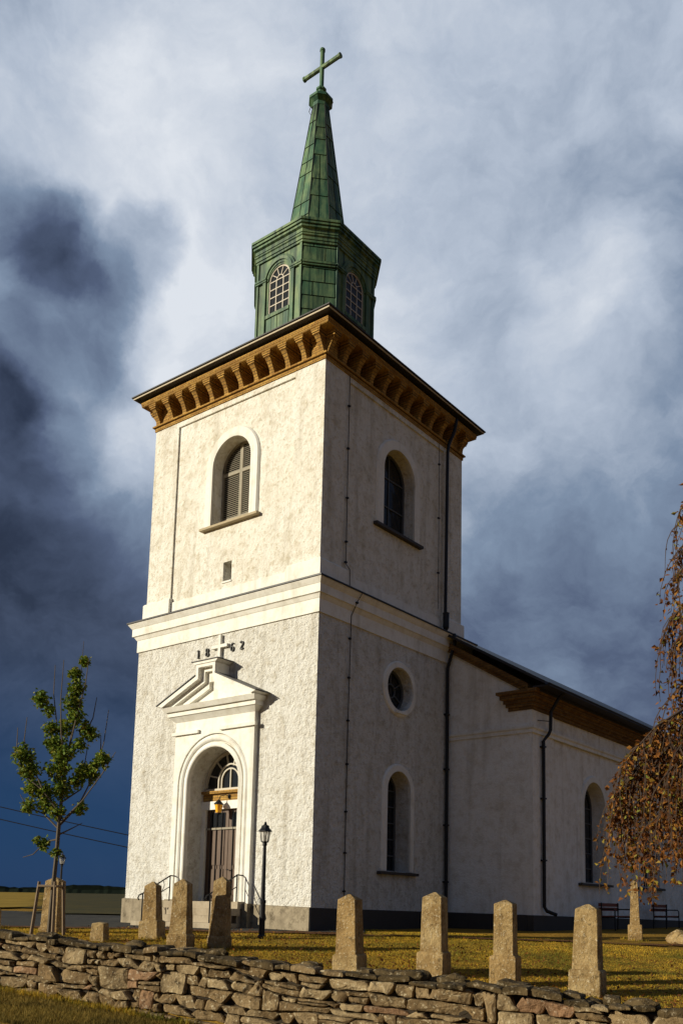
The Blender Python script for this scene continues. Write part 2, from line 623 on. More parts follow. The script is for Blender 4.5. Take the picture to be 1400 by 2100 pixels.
def m_island(name, stops, trans=0.0, rough=0.75, posscale=0.5, posamt=0.4, poscol=(0.1, 0.1, 0.02)):
    m, t, b, pos = newmat(name)
    g = t.add('ShaderNodeNewGeometry')
    col = t.ramp(g.outputs['Random Per Island'], stops)
    n = t.noise(pos, posscale, 5, 0.6)
    col = t.mix(t.math('MULTIPLY', t.maprange(n, 0.45, 0.65), posamt), col, poscol)
    t.link(col, b.inputs['Base Color'])
    b.inputs['Roughness'].default_value = rough
    b.inputs['Specular IOR Level'].default_value = 0.2
    if trans > 0:
        out = [k for k in t.n if k.type == 'OUTPUT_MATERIAL'][0]
        tl = t.add('ShaderNodeBsdfTranslucent')
        t.link(col, tl.inputs[0])
        mx = t.add('ShaderNodeMixShader')
        mx.inputs[0].default_value = trans
        t.link(b.outputs[0], mx.inputs[1])
        t.link(tl.outputs[0], mx.inputs[2])
        t.link(mx.outputs[0], out.inputs[0])
    return m


MAT['grass'] = m_island('dry_lawn_grass', [(0, (0.72, 0.43, 0.035)), (0.35, (0.58, 0.36, 0.032)), (0.6, (0.34, 0.21, 0.025)), (0.85, (0.28, 0.27, 0.03)), (1, (0.80, 0.52, 0.08))],
                        0.3, 0.8, 0.75, 0.9, (0.115, 0.125, 0.018))
MAT['verge'] = m_island('mossy_verge_grass', [(0, (0.26, 0.17, 0.035)), (0.5, (0.16, 0.125, 0.025)), (1, (0.36, 0.24, 0.05))], 0.3, 0.8, 1.3, 0.9, (0.055, 0.045, 0.012))
MAT['maple'] = m_island('maple_leaf', [(0, (0.07, 0.13, 0.014)), (0.5, (0.15, 0.215, 0.02)), (0.85, (0.23, 0.255, 0.028)), (1, (0.34, 0.28, 0.04))],
                        0.3, 0.6, 1.2, 0.3, (0.03, 0.065, 0.012))
MAT['birch_leaf'] = m_island('autumn_birch_leaf', [(0, (0.07, 0.024, 0.008)), (0.3, (0.15, 0.052, 0.012)), (0.6, (0.25, 0.095, 0.018)), (0.82, (0.34, 0.16, 0.026)), (0.93, (0.28, 0.21, 0.032)), (1, (0.17, 0.20, 0.03))],
                             0.3, 0.65, 1.0, 0.4, (0.10, 0.045, 0.014))
MAT['bark'] = simple('young_bark', (0.105, 0.085, 0.06), 0.9, scale=14)
MAT['birch_bark'] = simple('birch_bark', (0.30, 0.27, 0.23), 0.9, scale=6, var=0.5)
MAT['twig'] = simple('dark_twig', (0.055, 0.035, 0.024), 0.9)
MAT['weed'] = m_island('weed_leaf', [(0, (0.05, 0.10, 0.02)), (1, (0.12, 0.16, 0.03))], 0.2)

# ------------------------------------------------------------------ ground
R2 = Vector((math.cos(YAW), -math.sin(YAW)))
F2 = Vector((math.sin(YAW), math.cos(YAW)))


def RT(r, t):
    p = Vector((CAM.x, CAM.y)) + R2 * r + F2 * t
    return p.x, p.y


def toRT(x, y):
    dx, dy = x - CAM.x, y - CAM.y
    return dx * R2.x + dy * R2.y, dx * F2.x + dy * F2.y


def smooth(a, b, x):
    k = max(0.0, min(1.0, (x - a) / (b - a)))
    return k * k * (3 - 2 * k)


def wall_t(r):
    return 19.2 - 0.387 * (r + 8.2)


def upper_plane(r, t):
    return -2.133 - 0.035 * r + 0.085 * t


def gz_up(r, t):
    z = upper_plane(r, t)
    k = 0.12
    z = -k * math.log(math.exp(min(-z / k, 60)) + 1)
    z += 0.0117 * max(0.0, min(t, 420) - 28) * smooth(-3, -9, r) if r < -3 else 0.0
    return z


def gz_low(r, t):
    return -1.1 - 0.1 * max(-4.0, min(8.0, r + 8.0)) * (1 if t < 40 else 1)


def gz(x, y):
    r, t = toRT(x, y)
    s = t - wall_t(r)
    z = gz_up(r, t) if s > 0.18 else gz_low(r, t)
    z += 0.03 * noise.noise((x * 0.35, y * 0.35, 3.1)) if abs(t) < 60 else 0
    return z


def build_ground():
    mb = MB()
    rs = sorted(set([-3000, -1500, -800, -400, -200, -120, -80, -60, -45, -35, -28] + [round(-24 + 0.5 * i, 2) for i in range(89)] + [24, 32, 45, 80, 160, 400, 1200, 3000]))
    # distance in front of (negative) and behind (positive) the dry wall
    ss = [-400, -150, -80, -50, -35, -28] + [-24 + 0.75 * i for i in range(32)] + [0.10, 0.26] + [0.5 + 0.35 * i for i in range(40)] + \
         [15, 17, 20, 24, 28, 34, 42, 52, 66, 84, 110, 150, 220, 330, 500, 800, 1400, 2600, 3600]
    nr = len(rs)
    for s in ss:
        for r in rs:
            rr = max(-9.8, min(8, r))
            t = wall_t(rr) + s
            x, y = RT(r, t)
            z = (gz_up(r, t) if s > 0.18 else gz_low(r, t))
            if s < 60 and abs(r) < 60:
                z += 0.03 * noise.noise((x * 0.35, y * 0.35, 3.1))
            mb.v.append((x, y, z))
    for i in range(len(ss) - 1):
        for k in range(nr - 1):
            mb.f.append((i * nr + k, i * nr + k + 1, (i + 1) * nr + k + 1, (i + 1) * nr + k))
    o = mb.build('ground', MAT['ground'], smooth=True, recalc=False)
    tag(o, kind='structure')


build_ground()


def sheet(name, mat, inside, r0, r1, t0, t1, step, lift):
    mb = MB()
    nr, nt = int((r1 - r0) / step), int((t1 - t0) / step)
    idx = {}
    for i in range(nr):
        for k in range(nt):
            rc, tc = r0 + (i + 0.5) * step, t0 + (k + 0.5) * step
            if inside(rc, tc):
                q = []
                for a, c in ((0, 0), (1, 0), (1, 1), (0, 1)):
                    key = (i + a, k + c)
                    if key not in idx:
                        r, t = r0 + key[0] * step, t0 + key[1] * step
                        x, y = RT(r, t)
                        idx[key] = len(mb.v)
                        mb.v.append((x, y, gz(x, y) + lift))
                    q.append(idx[key])
                mb.f.append(tuple(q))
    o = mb.build(name, mat, smooth=True, recalc=False)
    return tag(o, kind='structure')


def lawn_edge(r):
    return 23.75 + 0.07 * (r + 9) + 0.12 * math.sin(r * 1.7) + (0.2 if r > 0 else 0)


sheet('gravel_road', MAT['asphalt'], lambda r, t: t > lawn_edge(r) + 0.45 and t < 44 + 2 * noise.noise((r * 0.5, 0, 7)) and r < -0.6 and r > -22 + 0.2 * t * 0,
      -22, 0, 23, 56, 0.3, 0.022)
sheet('red_gravel_edge', MAT['redgravel'], lambda r, t: lawn_edge(r) < t < lawn_edge(r) + 0.8 - (0.45 if r > -1.5 else 0),
      -22, 9, 22, 29, 0.2, 0.034)
sheet('stubble_field', MAT['field'], lambda r, t: t > 50 + 6 * noise.noise((r * 0.11, 2.0, 0)) and t < 400 and r < -0.372 * t + 0.02 * t * noise.noise((t * 0.03, 0, 1)), -260, -9, 44, 400, 2.0, 0.10)
sheet('pasture', MAT['pasture'], lambda r, t: t > 38 + 3 * noise.noise((r * 0.3, 1.0, 0)) + max(0, -14 - r) and t < 400 and r >= -0.372 * t + 0.02 * t * noise.noise((t * 0.03, 0, 1)), -160, -9, 34, 400, 2.0, 0.08)


# forest ridges on the horizon
def ridge(name, dist, ang0, ang1, h, seed, treeh):
    rr = random.Random(seed)
    mb = MB()
    n = 420
    front, top, back = [], [], []
    for i in range(n + 1):
        a = ang0 + (ang1 - ang0) * i / n
        x = CAM.x + dist * math.sin(a)
        y = CAM.y + dist * math.cos(a)
        hh = h * (0.62 + 0.5 * noise.noise((i * 0.016, seed, 0)) + 0.25 * noise.noise((i * 0.07, seed, 5)))
        hh += treeh * (0.2 + 0.5 * rr.random() + 0.9 * max(0, noise.noise((i * 0.23, seed, 2))))
        front.append((x * 1.0, y, 2.0))
        top.append((x + 8 * math.sin(a), y + 8 * math.cos(a), 2 + hh))
        back.append((x + 60 * math.sin(a), y + 60 * math.cos(a), 2 + hh * 0.8))
    mb.rings([front, top, back], closed=False)
    o = mb.build(name, MAT['wood_far'], recalc=False)
    tag(o, kind='structure')


ridge('forest_ridge', 640, YAW - 0.9, YAW + 0.9, 11, 3.3, 1.8)
ridge('hill', 1300, YAW - 0.9, YAW + 0.9, 25, 8.1, 2.5)

# ------------------------------------------------------------------ church
church = empty('church', (-4, 4, 0))
tag(church, 'white plastered church with square tower, green copper spire and ochre brick cornice', 'church')
CX, CY, HW = -4.0, 4.0, 4.0
N_X = 3.25
D_Y = 6.835


def fmap(k, half, cx=CX, cy=CY):
    """frame of tower face k (0 front, 1 right, 2 back, 3 left)"""
    c, s = [(1, 0), (0, 1), (-1, 0), (0, -1)][k]

    def Mf(u, v, d):
        x, y = u, -half + d
        return (cx + c * x - s * y, cy + s * x + c * y, v)
    return Mf


def rect_ring(o, z, half=HW, cx=CX, cy=CY):
    h = half + o
    return [(cx - h, cy - h, z), (cx + h, cy - h, z), (cx + h, cy + h, z), (cx - h, cy + h, z)]


F0, F1, F2m, F3 = [fmap(k, HW) for k in range(4)]

# --- openings
PORT = dict(r=1.13, z0=0.75, zs=4.33, dep=0.66)
LWIN = dict(r=0.62, z0=1.76, zs=4.29, dep=0.6)
UWIN = dict(r=0.87, z0=12.84, zs=14.83, dep=0.44)

# lower stage
mb = MB()
sq = [(-4, -0.3), (4, -0.3), (4, 9.3), (-4, 9.3)]
mb.wall(F0, sq, [(arch(0, PORT['z0'], PORT['zs'], PORT['r']), PORT['dep'])])
side_holes = [(arch(0, LWIN['z0'], LWIN['zs'], LWIN['r']), LWIN['dep']), (circ(0, 7.57, 0.70), 0.42)]
mb.wall(F1, sq, side_holes)
mb.wall(F2m, sq, [])
mb.wall(F3, sq, side_holes)
mb.build('lower_tower_wall', MAT['rough'], church)

# plinth with a top that follows the sloping yard
mb = MB()
pf = 0.07


def plinth_strip(Mf, u0, u1, zt0, zt1, zb=-0.7, n=8, d=pf):
    for i in range(n):
        a, b = u0 + (u1 - u0) * i / n, u0 + (u1 - u0) * (i + 1) / n
        za, zb_ = zt0 + (zt1 - zt0) * i / n, zt0 + (zt1 - zt0) * (i + 1) / n
        mb.hexa([Mf(a, zb, -d), Mf(b, zb, -d), Mf(b, zb, 0.02), Mf(a, zb, 0.02),
                 Mf(a, za - 0.03, -d), Mf(b, zb_ - 0.03, -d), Mf(b, zb_, 0.02), Mf(a, za, 0.02)])


plinth_strip(F0, -4.07, -1.78, 0.83, 0.775)
mb.build('front_plinth', MAT['stone_plinth'], church)
mb = MB()
plinth_strip(F0, 1.78, 4.005, 0.69, 0.636)
mb.build('front_plinth', MAT['stone_plinth'], church)
mb = MB()
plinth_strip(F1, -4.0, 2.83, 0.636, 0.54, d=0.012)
mb.build('side_plinth', MAT['sill_dark'], church)  # plinth stone painted near black for the shaded side
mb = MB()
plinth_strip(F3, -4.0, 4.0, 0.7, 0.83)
mb.build('side_plinth', MAT['sill_dark'], church)  # same shade-darkened plinth colour

# string course with metal coping
mb = MB()
prof = [(-0.02, 9.05), (0.05, 9.05), (0.05, 9.45), (0.07, 9.47), (0.13, 9.57), (0.18, 9.59), (0.18, 9.84), (0.20, 9.86), (0.25, 9.93), (0.29, 9.99), (0.29, 10.03), (-0.3, 10.06)]
mb.rings([rect_ring(o, z) for o, z in prof])
sc_o = mb.build('string_course', MAT['trim'], church)
mb = MB()
mb.rings([rect_ring(o, z) for o, z in [(0.30, 10.012), (0.325, 10.012), (0.325, 10.06), (-0.14, 10.16)]])
mb.build('coping', MAT['black_metal'], sc_o)

# upper stage: recessed panels, lesenes, base blocks
UI = 3.88
mb = MB()
G = [fmap(k, UI - 0.06) for k in range(4)]
sq = [(-UI + .06, 9.9), (UI - .06, 9.9), (UI - .06, 17.3), (-UI + .06, 17.3)]
for k in range(4):
    holes = [(arch(0, UWIN['z0'], UWIN['zs'], UWIN['r']), UWIN['dep'])]
    if k == 0:
        holes.append(([(-0.25, 10.86), (0.13, 10.86), (0.13, 11.5), (-0.25, 11.5)], 0.35))
    mb.wall(G[k], sq, holes)
mb.build('upper_tower_wall', MAT['plaster'], church)
mb = MB()
GU = [fmap(k, UI) for k in range(4)]
LES_IN = 2.68
for k in range(4):
    Mf = GU[k]
    # corner plates butt at the edge with mitred returns
    for sgn in (-1, 1):
        a, b = (LES_IN, UI) if sgn > 0 else (-UI, -LES_IN)
        pts = [Mf(a, 10.0, 0), Mf(b, 10.0, 0), Mf(b, 17.06, 0), Mf(a, 17.06, 0)]
        mb.face(pts)
        e = LES_IN * sgn
        mb.face([Mf(e, 10.0, 0), Mf(e, 17.06, 0), Mf(e, 17.06, 0.062), Mf(e, 10.0, 0.062)])
    mb.fbox(Mf, -LES_IN, LES_IN, 16.86, 17.06, 0.001, 0.061)
mb.build('lesene', MAT['plaster'], church)
mb = MB()
prof = [(0.085, 10.05), (0.085, 10.70), (0.05, 10.74), (-0.02, 10.755)]
for k in range(4):
    Mf = GU[k]
    for sgn in (-1, 1):
        e = LES_IN - 0.04
        for (o0, z0), (o1, z1) in zip(prof[:-1], prof[1:]):
            a0, a1 = sgn * (UI + o0), sgn * (UI + o1)
            mb.face([Mf(sgn * e, z0, -o0), Mf(a0, z0, -o0), Mf(a1, z1, -o1), Mf(sgn * e, z1, -o1)])
        mb.face([Mf(sgn * e, z, -o) for o, z in prof] + [Mf(sgn * e, 10.74, 0.1), Mf(sgn * e, 10.05, 0.1)])
    mb.fbox(Mf, -e, e, 10.05, 10.60, 0.012, 0.08)
mb.build('base_band', MAT['trim'], church)

# --- brick cornice
mb = MB()
prof = [(-0.1, 17.04), (0.035, 17.04), (0.035, 17.16), (0.045, 17.16), (0.10, 17.175), (0.10, 17.225), (-0.60, 17.235), (-0.60, 17.905), (0.36, 17.90),
        (0.385, 17.915), (0.385, 17.98), (0.40, 17.98), (0.40, 18.075), (0.22, 18.085), (0.22, 18.14), (-0.1, 18.15)]
mb.rings([rect_ring(o, z, UI) for o, z in prof])
cornice = mb.build('brick_cornice', MAT['brick'], church)
cprof = []
for i in range(9):
    q = i / 8
    cprof.append((0.05 + 0.25 * q ** 1.9, 17.226 + 0.50 * q))
cprof_poly = cprof + [(-0.59, 17.73), (-0.59, 17.226)]


def corbel(Mf, u):
    mb = MB()
    w = 0.10
    n = len(cprof_poly)

    def ring(sg):
        out = []
        for (o, z) in cprof_poly:
            fl = w * (1.12 - 0.30 * math.sin(PI * min(1, (z - 17.226) / 0.5)) ** 1.0) if z < 17.72 else w * 1.0
            out.append(Mf(u + sg * fl, z, -o))
        return out
    a, b = ring(-1), ring(1)
    mb.add(a + b, [tuple(range(n)), tuple(range(2 * n - 1, n - 1, -1))] + [(i, (i + 1) % n, n + (i + 1) % n, n + i) for i in range(n)])
    mb.fbox(Mf, u - 0.135, u + 0.135, 17.732, 17.785, -0.325, 0.59)
    mb.fbox(Mf, u - 0.16, u + 0.16, 17.787, 17.84, -0.345, 0.59)
    mb.fbox(Mf, u - 0.18, u + 0.18, 17.842, 17.898, -0.36, 0.59)
    return mb.build('corbel', MAT['brick'], cornice)


for k in range(4):
    for i in range(12):
        corbel(GU[k], -3.74 + 7.48 * i / 11)

# --- tower roof
mb = MB()
prof = [(0.30, 18.115), (0.60, 18.17), (0.60, 18.20), (0.0, 18.30)]
mb.rings([rect_ring(o, z, UI) for o, z in [(0.2, 18.145), (0.575, 18.165), (0.575, 18.22), (0.2, 18.225)]])
mb.build('eave_soffit', MAT['roof_metal'], church)
mb = MB()
mb.rings([rect_ring(o, z, UI) for o, z in [(0.577, 18.165), (0.597, 18.165), (0.597, 18.212), (0.577, 18.212)]])
mb.build('fascia_board', MAT['fascia'], church)
mb = MB()
mb.rings([rect_ring(o, z, UI) for o, z in [(0.3, 18.226), (0.645, 18.226), (0.645, 18.262), (0.58, 18.30), (-1.5, 19.36), (-1.85, 19.55)]])
mb.face(rect_ring(-1.85, 19.55, UI))
mb.build('tower_roof', MAT['roof_metal'], church)

# --- lantern house
LX, LY = -4.08, 3.95


def octring(a, b, z):
    p = [(-b, -a), (b, -a), (a, -b), (a, b), (b, a), (-b, a), (-a, b), (-a, -b)]
    return [(LX + x, LY + y, z) for x, y in p]


LA, LB = 1.90, 1.08
LF = [fmap(k, LA, LX, LY) for k in range(4)]
LW = dict(r=0.50, z0=21.28, zs=22.56)
mb = MB()
face = [(-LB, 19.2), (LB, 19.2), (LB, 23.8), (-LB, 23.8)]
for k in range(4):
    mb.wall(LF[k], face, [(arch(0, LW['z0'], LW['zs'], LW['r']), 0.10)])
lant = mb.build('lantern_house', MAT['copper'], church)
ro, rb = octring(LA, LB, 19.2), octring(LA, LB, 23.8)
for i in (1, 3, 5, 7):
    j = (i + 1) % 8
    mb = MB()
    mb.face([ro[i], ro[j], rb[j], rb[i]])
    mb.build('chamfer_backing', MAT['copper_dark'], lant)
mb = MB()
ia, ib = LA - 0.13, LB - 0.06
for k in range(4):
    mb.wall(fmap(k, ia, LX, LY), [(-ib, 19.4), (ib, 19.4), (ib, 23.7), (-ib, 23.7)], [(arch(0, LW['z0'], LW['zs'], LW['r']), -0.02)])
ro, rb = octring(ia, ib, 19.4), octring(ia, ib, 23.7)
for i in (1, 3, 5, 7):
    j = (i + 1) % 8
    mb.face([ro[i], ro[j], rb[j], rb[i]])
mb.face(ro)
mb.face(rb)
mb.build('inner_boarding', MAT['inner_wood'], lant)

# pilaster strips, impost band, window moulding, apron boards per main face
for k in range(4):
    Mf = LF[k]
    for sg in (-1, 1):
        mb = MB()
        a, b = sorted((sg * 0.98, sg * 1.075))
        mb.fbox(Mf, a, b, 19.5, 23.46, -0.045, 0.01)
        mb.build('corner_strip', MAT['copper'], lant)
        mb = MB()
        a, b = sorted((sg * 0.60, sg * 0.74))
        mb.fbox(Mf, a, b, 19.5, 22.62, -0.06, 0.01)
        mb.build('jamb_strip', MAT['copper'], lant)
        mb = MB()
        a, b = sorted((sg * 0.57, sg * 1.10))
        mb.fbox(Mf, a, b, 22.62, 22.68, -0.085, 0.01)
        mb.fbox(Mf, a, b, 22.682, 22.75, -0.11, 0.01)
        mb.build('impost_band', MAT['copper'], lant)
    mb = MB()
    for prof in ([(0.51, 0.02), (0.51, -0.03), (0.60, -0.03), (0.60, -0.02)], [(0.60, 0.01), (0.60, -0.075), (0.70, -0.095), (0.70, -0.06), (0.79, -0.05), (0.79, 0.01)]):
        mb.sweep(Mf, lambda r: [(-r * math.cos(PI * q / 18), 22.62 + r * math.sin(PI * q / 18)) for q in range(19)], prof)
    mb.build('arch_moulding', MAT['copper'], lant)
    mb = MB()
    mb.fbox(Mf, -0.56, 0.56, 21.14, 21.27, -0.07, 0.01)
    mb.build('lantern_sill', MAT['copper'], lant)
    for i in range(4):
        mb = MB()
        mb.fbox(Mf, -0.54 + i * 0.27, -0.54 + i * 0.27 + 0.245, 19.6, 21.13, -0.02 - 0.006 * (i % 2), 0.01)
        mb.build('apron_sheet', MAT['copper'], lant)
    # sash: bars and panes
    win = empty('lantern_window', Mf(0, LW['z0'], 0.06))
    win.parent = church
    win.matrix_parent_inverse = Matrix.Translation(church.location).inverted()
    win.location = Mf(0, LW['z0'], 0.06)
    mb = MB()
    mb.sweep(Mf, lambda r: arch(0, LW['z0'] + 0.5 - r, LW['zs'], r), [(0.5, 0.09), (0.5, 0.03), (0.45, 0.03), (0.45, 0.09)])
    mb.fbox(Mf, -0.5, 0.5, LW['z0'], LW['z0'] + 0.06, 0.03, 0.09)
    for u in (-0.165, 0.165):
        mb.fbox(Mf, u - 0.018, u + 0.018, LW['z0'] + 0.06, LW['zs'], 0.04, 0.08)
    rows = 4
    hh = (LW['zs'] - LW['z0'] - 0.06) / rows
    for i in range(1, rows + 1):
        zz = LW['z0'] + 0.06 + hh * i
        mb.fbox(Mf, -0.45, 0.45, zz - 0.018, zz + 0.018, 0.041, 0.079)
    for an in (36, 72, 108, 144):
        c, s = math.cos(math.radians(an)), math.sin(math.radians(an))
        w = 0.014
        poly = [(0.14 * c - w * s, LW['zs'] + 0.14 * s + w * c), (0.46 * c - w * s, LW['zs'] + 0.46 * s + w * c),
                (0.46 * c + w * s, LW['zs'] + 0.46 * s - w * c), (0.14 * c + w * s, LW['zs'] + 0.14 * s - w * c)]
        mb.fprism(Mf, poly, 0.042, 0.078)
    mb.sweep(Mf, lambda r: [(-r * math.cos(PI * q / 10), LW['zs'] + r * math.sin(PI * q / 10)) for q in range(11)], [(0.14, 0.04), (0.17, 0.04), (0.17, 0.08), (0.14, 0.08), (0.14, 0.04)])
    mb.build('glazing_bars', MAT['bar_white'], win)
    us = [-0.45, -0.165, 0.165, 0.45]
    for i in range(rows):
        for c in range(3):
            mb = MB()
            tl = 0.004 * math.sin(i * 3.1 + c * 1.7 + k)
            z0, z1 = LW['z0'] + 0.06 + hh * i + 0.01, LW['z0'] + 0.06 + hh * (i + 1) - 0.01
            mb.face([Mf(us[c], z0, 0.06 + tl), Mf(us[c + 1], z0, 0.06 - tl), Mf(us[c + 1], z1, 0.06 + tl), Mf(us[c], z1, 0.06 - tl)])
            mb.build('pane', MAT['glass_clear'], win)
    mb = MB()
    pts = [(-0.47 * math.cos(PI * q / 16), LW['zs'] + 0.47 * math.sin(PI * q / 16)) for q in range(17)]
    mb.face([Mf(u, v, 0.061) for u, v in pts])
    mb.build('pane', MAT['glass_clear'], win)

# copper sheets on the chamfered faces
for i in (1, 3, 5, 7):
    j = (i + 1) % 8
    p0, p1 = Vector(octring(LA, LB, 0)[i]), Vector(octring(LA, LB, 0)[j])
    ax = (p1 - p0)
    nrm = Vector((ax.y, -ax.x, 0)).normalized()
    zz = 19.4
    row = 0
    while zz < 22.55 or (22.8 < zz < 23.4):
        h = 0.52
        if zz < 22.58 and zz + h > 22.6:
            h = 22.6 - zz
        split = 0.5 + (0.18 if row % 2 else -0.18)
        for a, b in ((0.0, split), (split, 1.0)):
            mb = MB()
            lo, hi = 0.028, 0.006
            q0, q1 = p0 + ax * (a + 0.014), p0 + ax * (b - 0.014)
            z0, z1 = zz + 0.012, min(zz + h, 23.45) - 0.012
            P = [q0 + nrm * lo + Vector((0, 0, z0)), q1 + nrm * lo + Vector((0, 0, z0)), q1 - nrm * 0.01 + Vector((0, 0, z0)), q0 - nrm * 0.01 + Vector((0, 0, z0)),
                 q0 + nrm * hi + Vector((0, 0, z1)), q1 + nrm * hi + Vector((0, 0, z1)), q1 - nrm * 0.01 + Vector((0, 0, z1)), q0 - nrm * 0.01 + Vector((0, 0, z1))]
            mb.hexa(P)
            mb.build('copper_sheet', MAT['copper'], lant)
        zz += h
        row += 1
        if zz > 22.58 and zz < 22.7:
            mb = MB()
            for lo, z0, z1 in ((0.07, 22.605, 22.68), (0.10, 22.682, 22.76)):
                mb.hexa([p0 + nrm * lo + Vector((0, 0, z0)), p1 + nrm * lo + Vector((0, 0, z0)), p1 + Vector((0, 0, z0)), p0 + Vector((0, 0, z0)),
                         p0 + nrm * lo + Vector((0, 0, z1)), p1 + nrm * lo + Vector((0, 0, z1)), p1 + Vector((0, 0, z1)), p0 + Vector((0, 0, z1))])
            mb.build('impost_band', MAT['copper'], lant)
            zz = 22.81

# entablature and cornice of the lantern
mb = MB()
ent = [(0.0, 23.46), (0.06, 23.46), (0.06, 23.53), (0.03, 23.535), (0.03, 23.55), (0.08, 23.56), (0.08, 23.67), (0.12, 23.70), (0.12, 23.75), (0.02, 23.755), (0.02, 23.80), (0.10, 23.81), (0.10, 23.93), (0.18, 23.97),
       (0.18, 24.04), (0.13, 24.045), (0.13, 24.07), (0.22, 24.08), (0.22, 24.15), (0.18, 24.155), (0.18, 24.17), (0.25, 24.18), (0.25, 24.27), (-0.75, 24.55), (-0.8, 24.6)]
mb.rings([octring(LA + o, LB + o * 0.42, z) for o, z in ent], cap1=True)
mb.build('lantern_cornice', MAT['copper'], church)

# --- spire
S0, S1 = (1.10, 0.50, 24.42), (0.292, 0.112, 30.72)


def sp(z):
    q = (z - S0[2]) / (S1[2] - S0[2])
    return S0[0] + (S1[0] - S0[0]) * q, S0[1] + (S1[1] - S0[1]) * q


mb = MB()
mb.rings([octring(a - 0.015, b - 0.006, z) for a, b, z in (S0, S1)], cap1=True)
spire = mb.build('spire', MAT['copper_dark'], church)
cuts = [24.42, 25.4, 26.25, 27.25, 28.05, 29.0, 29.8, 30.72]
for i in range(8):
    j = (i + 1) % 8
    cols = 2 if i % 2 == 0 else (2 if True else 1)
    for c in range(len(cuts) - 1):
        sh = lambda n_: 0.22 * ((i * 7 + n_ * 3) % 5 - 2) / 2 if 0 < n_ < len(cuts) - 1 else 0.0
        z0, z1 = cuts[c] + sh(c), cuts[c + 1] + sh(c + 1)
        ncol = cols if (i % 2 == 0 or c < 4) else 1
        for q in range(ncol):
            mb = MB()
            P = []
            for z, lift in ((z0 + 0.012, 0.026), (z1 - 0.012, 0.006)):
                a, b = sp(z)
                R_ = octring(a, b, z)
                e0, e1 = Vector(R_[i]), Vector(R_[j])
                ax = e1 - e0
                nrm = Vector((ax.y, -ax.x, 0)).normalized()
                s0, s1 = q / ncol, (q + 1) / ncol
                g0 = 0.016 / max(ax.length, 0.1)
                p0, p1 = e0 + ax * (s0 + g0), e0 + ax * (s1 - g0)
                P += [p0 + nrm * lift, p1 + nrm * lift, p1 - nrm * 0.012, p0 - nrm * 0.012]
            mb.hexa(P)
            mb.build('copper_sheet', MAT['copper'], spire)
    # standing seams
    mb = MB()
    for q in ((0.0, 0.5) if i % 2 == 0 else (0.0,)):
        line = []
        for z in (24.42, 27.5, 30.72):
            a, b = sp(z)
            R_ = octring(a + 0.012, b + 0.005, z)
            line.append(Vector(R_[i]).lerp(Vector(R_[j]), q))
        mb.tube(line, 0.017, 4)
    mb.build('seam', MAT['copper_dark'], spire)
# cap and cross
mb = MB()
mb.rings([octring(a, b, z) for a, b, z in [(0.28, 0.11, 30.70), (0.31, 0.12, 30.72), (0.31, 0.12, 30.82), (0.29, 0.11, 30.83), (0.29, 0.11, 30.9), (0.40, 0.17, 31.0), (0.44, 0.19, 31.02), (0.44, 0.19, 31.12),
                                         (0.40, 0.17, 31.16), (0.16, 0.07, 31.38), (0.14, 0.06, 31.42), (0.14, 0.06, 31.5), (0.19, 0.08, 31.53), (0.19, 0.08, 31.6), (0.10, 0.05, 31.66)]], cap1=True)
mb.build('spire_cap', MAT['copper'], church)
cross = MB()
x0, y0 = LX + 0.01, LY
cross.lathe((x0, y0, 0), [(0.085, 31.6), (0.085, 33.26), (0.105, 33.27), (0.105, 33.36), (0.06, 33.39)], 10)
spire_cross = cross.build('spire_cross', MAT['copper'], church)
cross = MB()
cross.tube([(x0 - 0.93, y0, 32.56), (x0 - 0.86, y0, 32.56), (x0 - 0.855, y0, 32.56), (x0 + 0.855, y0, 32.56), (x0 + 0.86, y0, 32.56), (x0 + 0.93, y0, 32.56)], [0.10, 0.10, 0.083, 0.083, 0.10, 0.10], 10)
cross.build('cross_arm', MAT['copper'], spire_cross)
for pts in ([(-0.44, -0.1), (-0.5, -0.1), (-0.46, -0.1)], [(0.46, 0.1), (0.53, 0.1), (0.45, 0.1)]):
    mb = MB()
    mb.tube([(LX + pts[0][0], LY + pts[0][1], 31.0), (LX + pts[1][0], LY + pts[1][1], 30.85), (LX + pts[2][0] * 0.8, LY + pts[2][1], 30.6)], 0.012, 4)
    mb.build('lightning_wire', MAT['black_metal'], church)


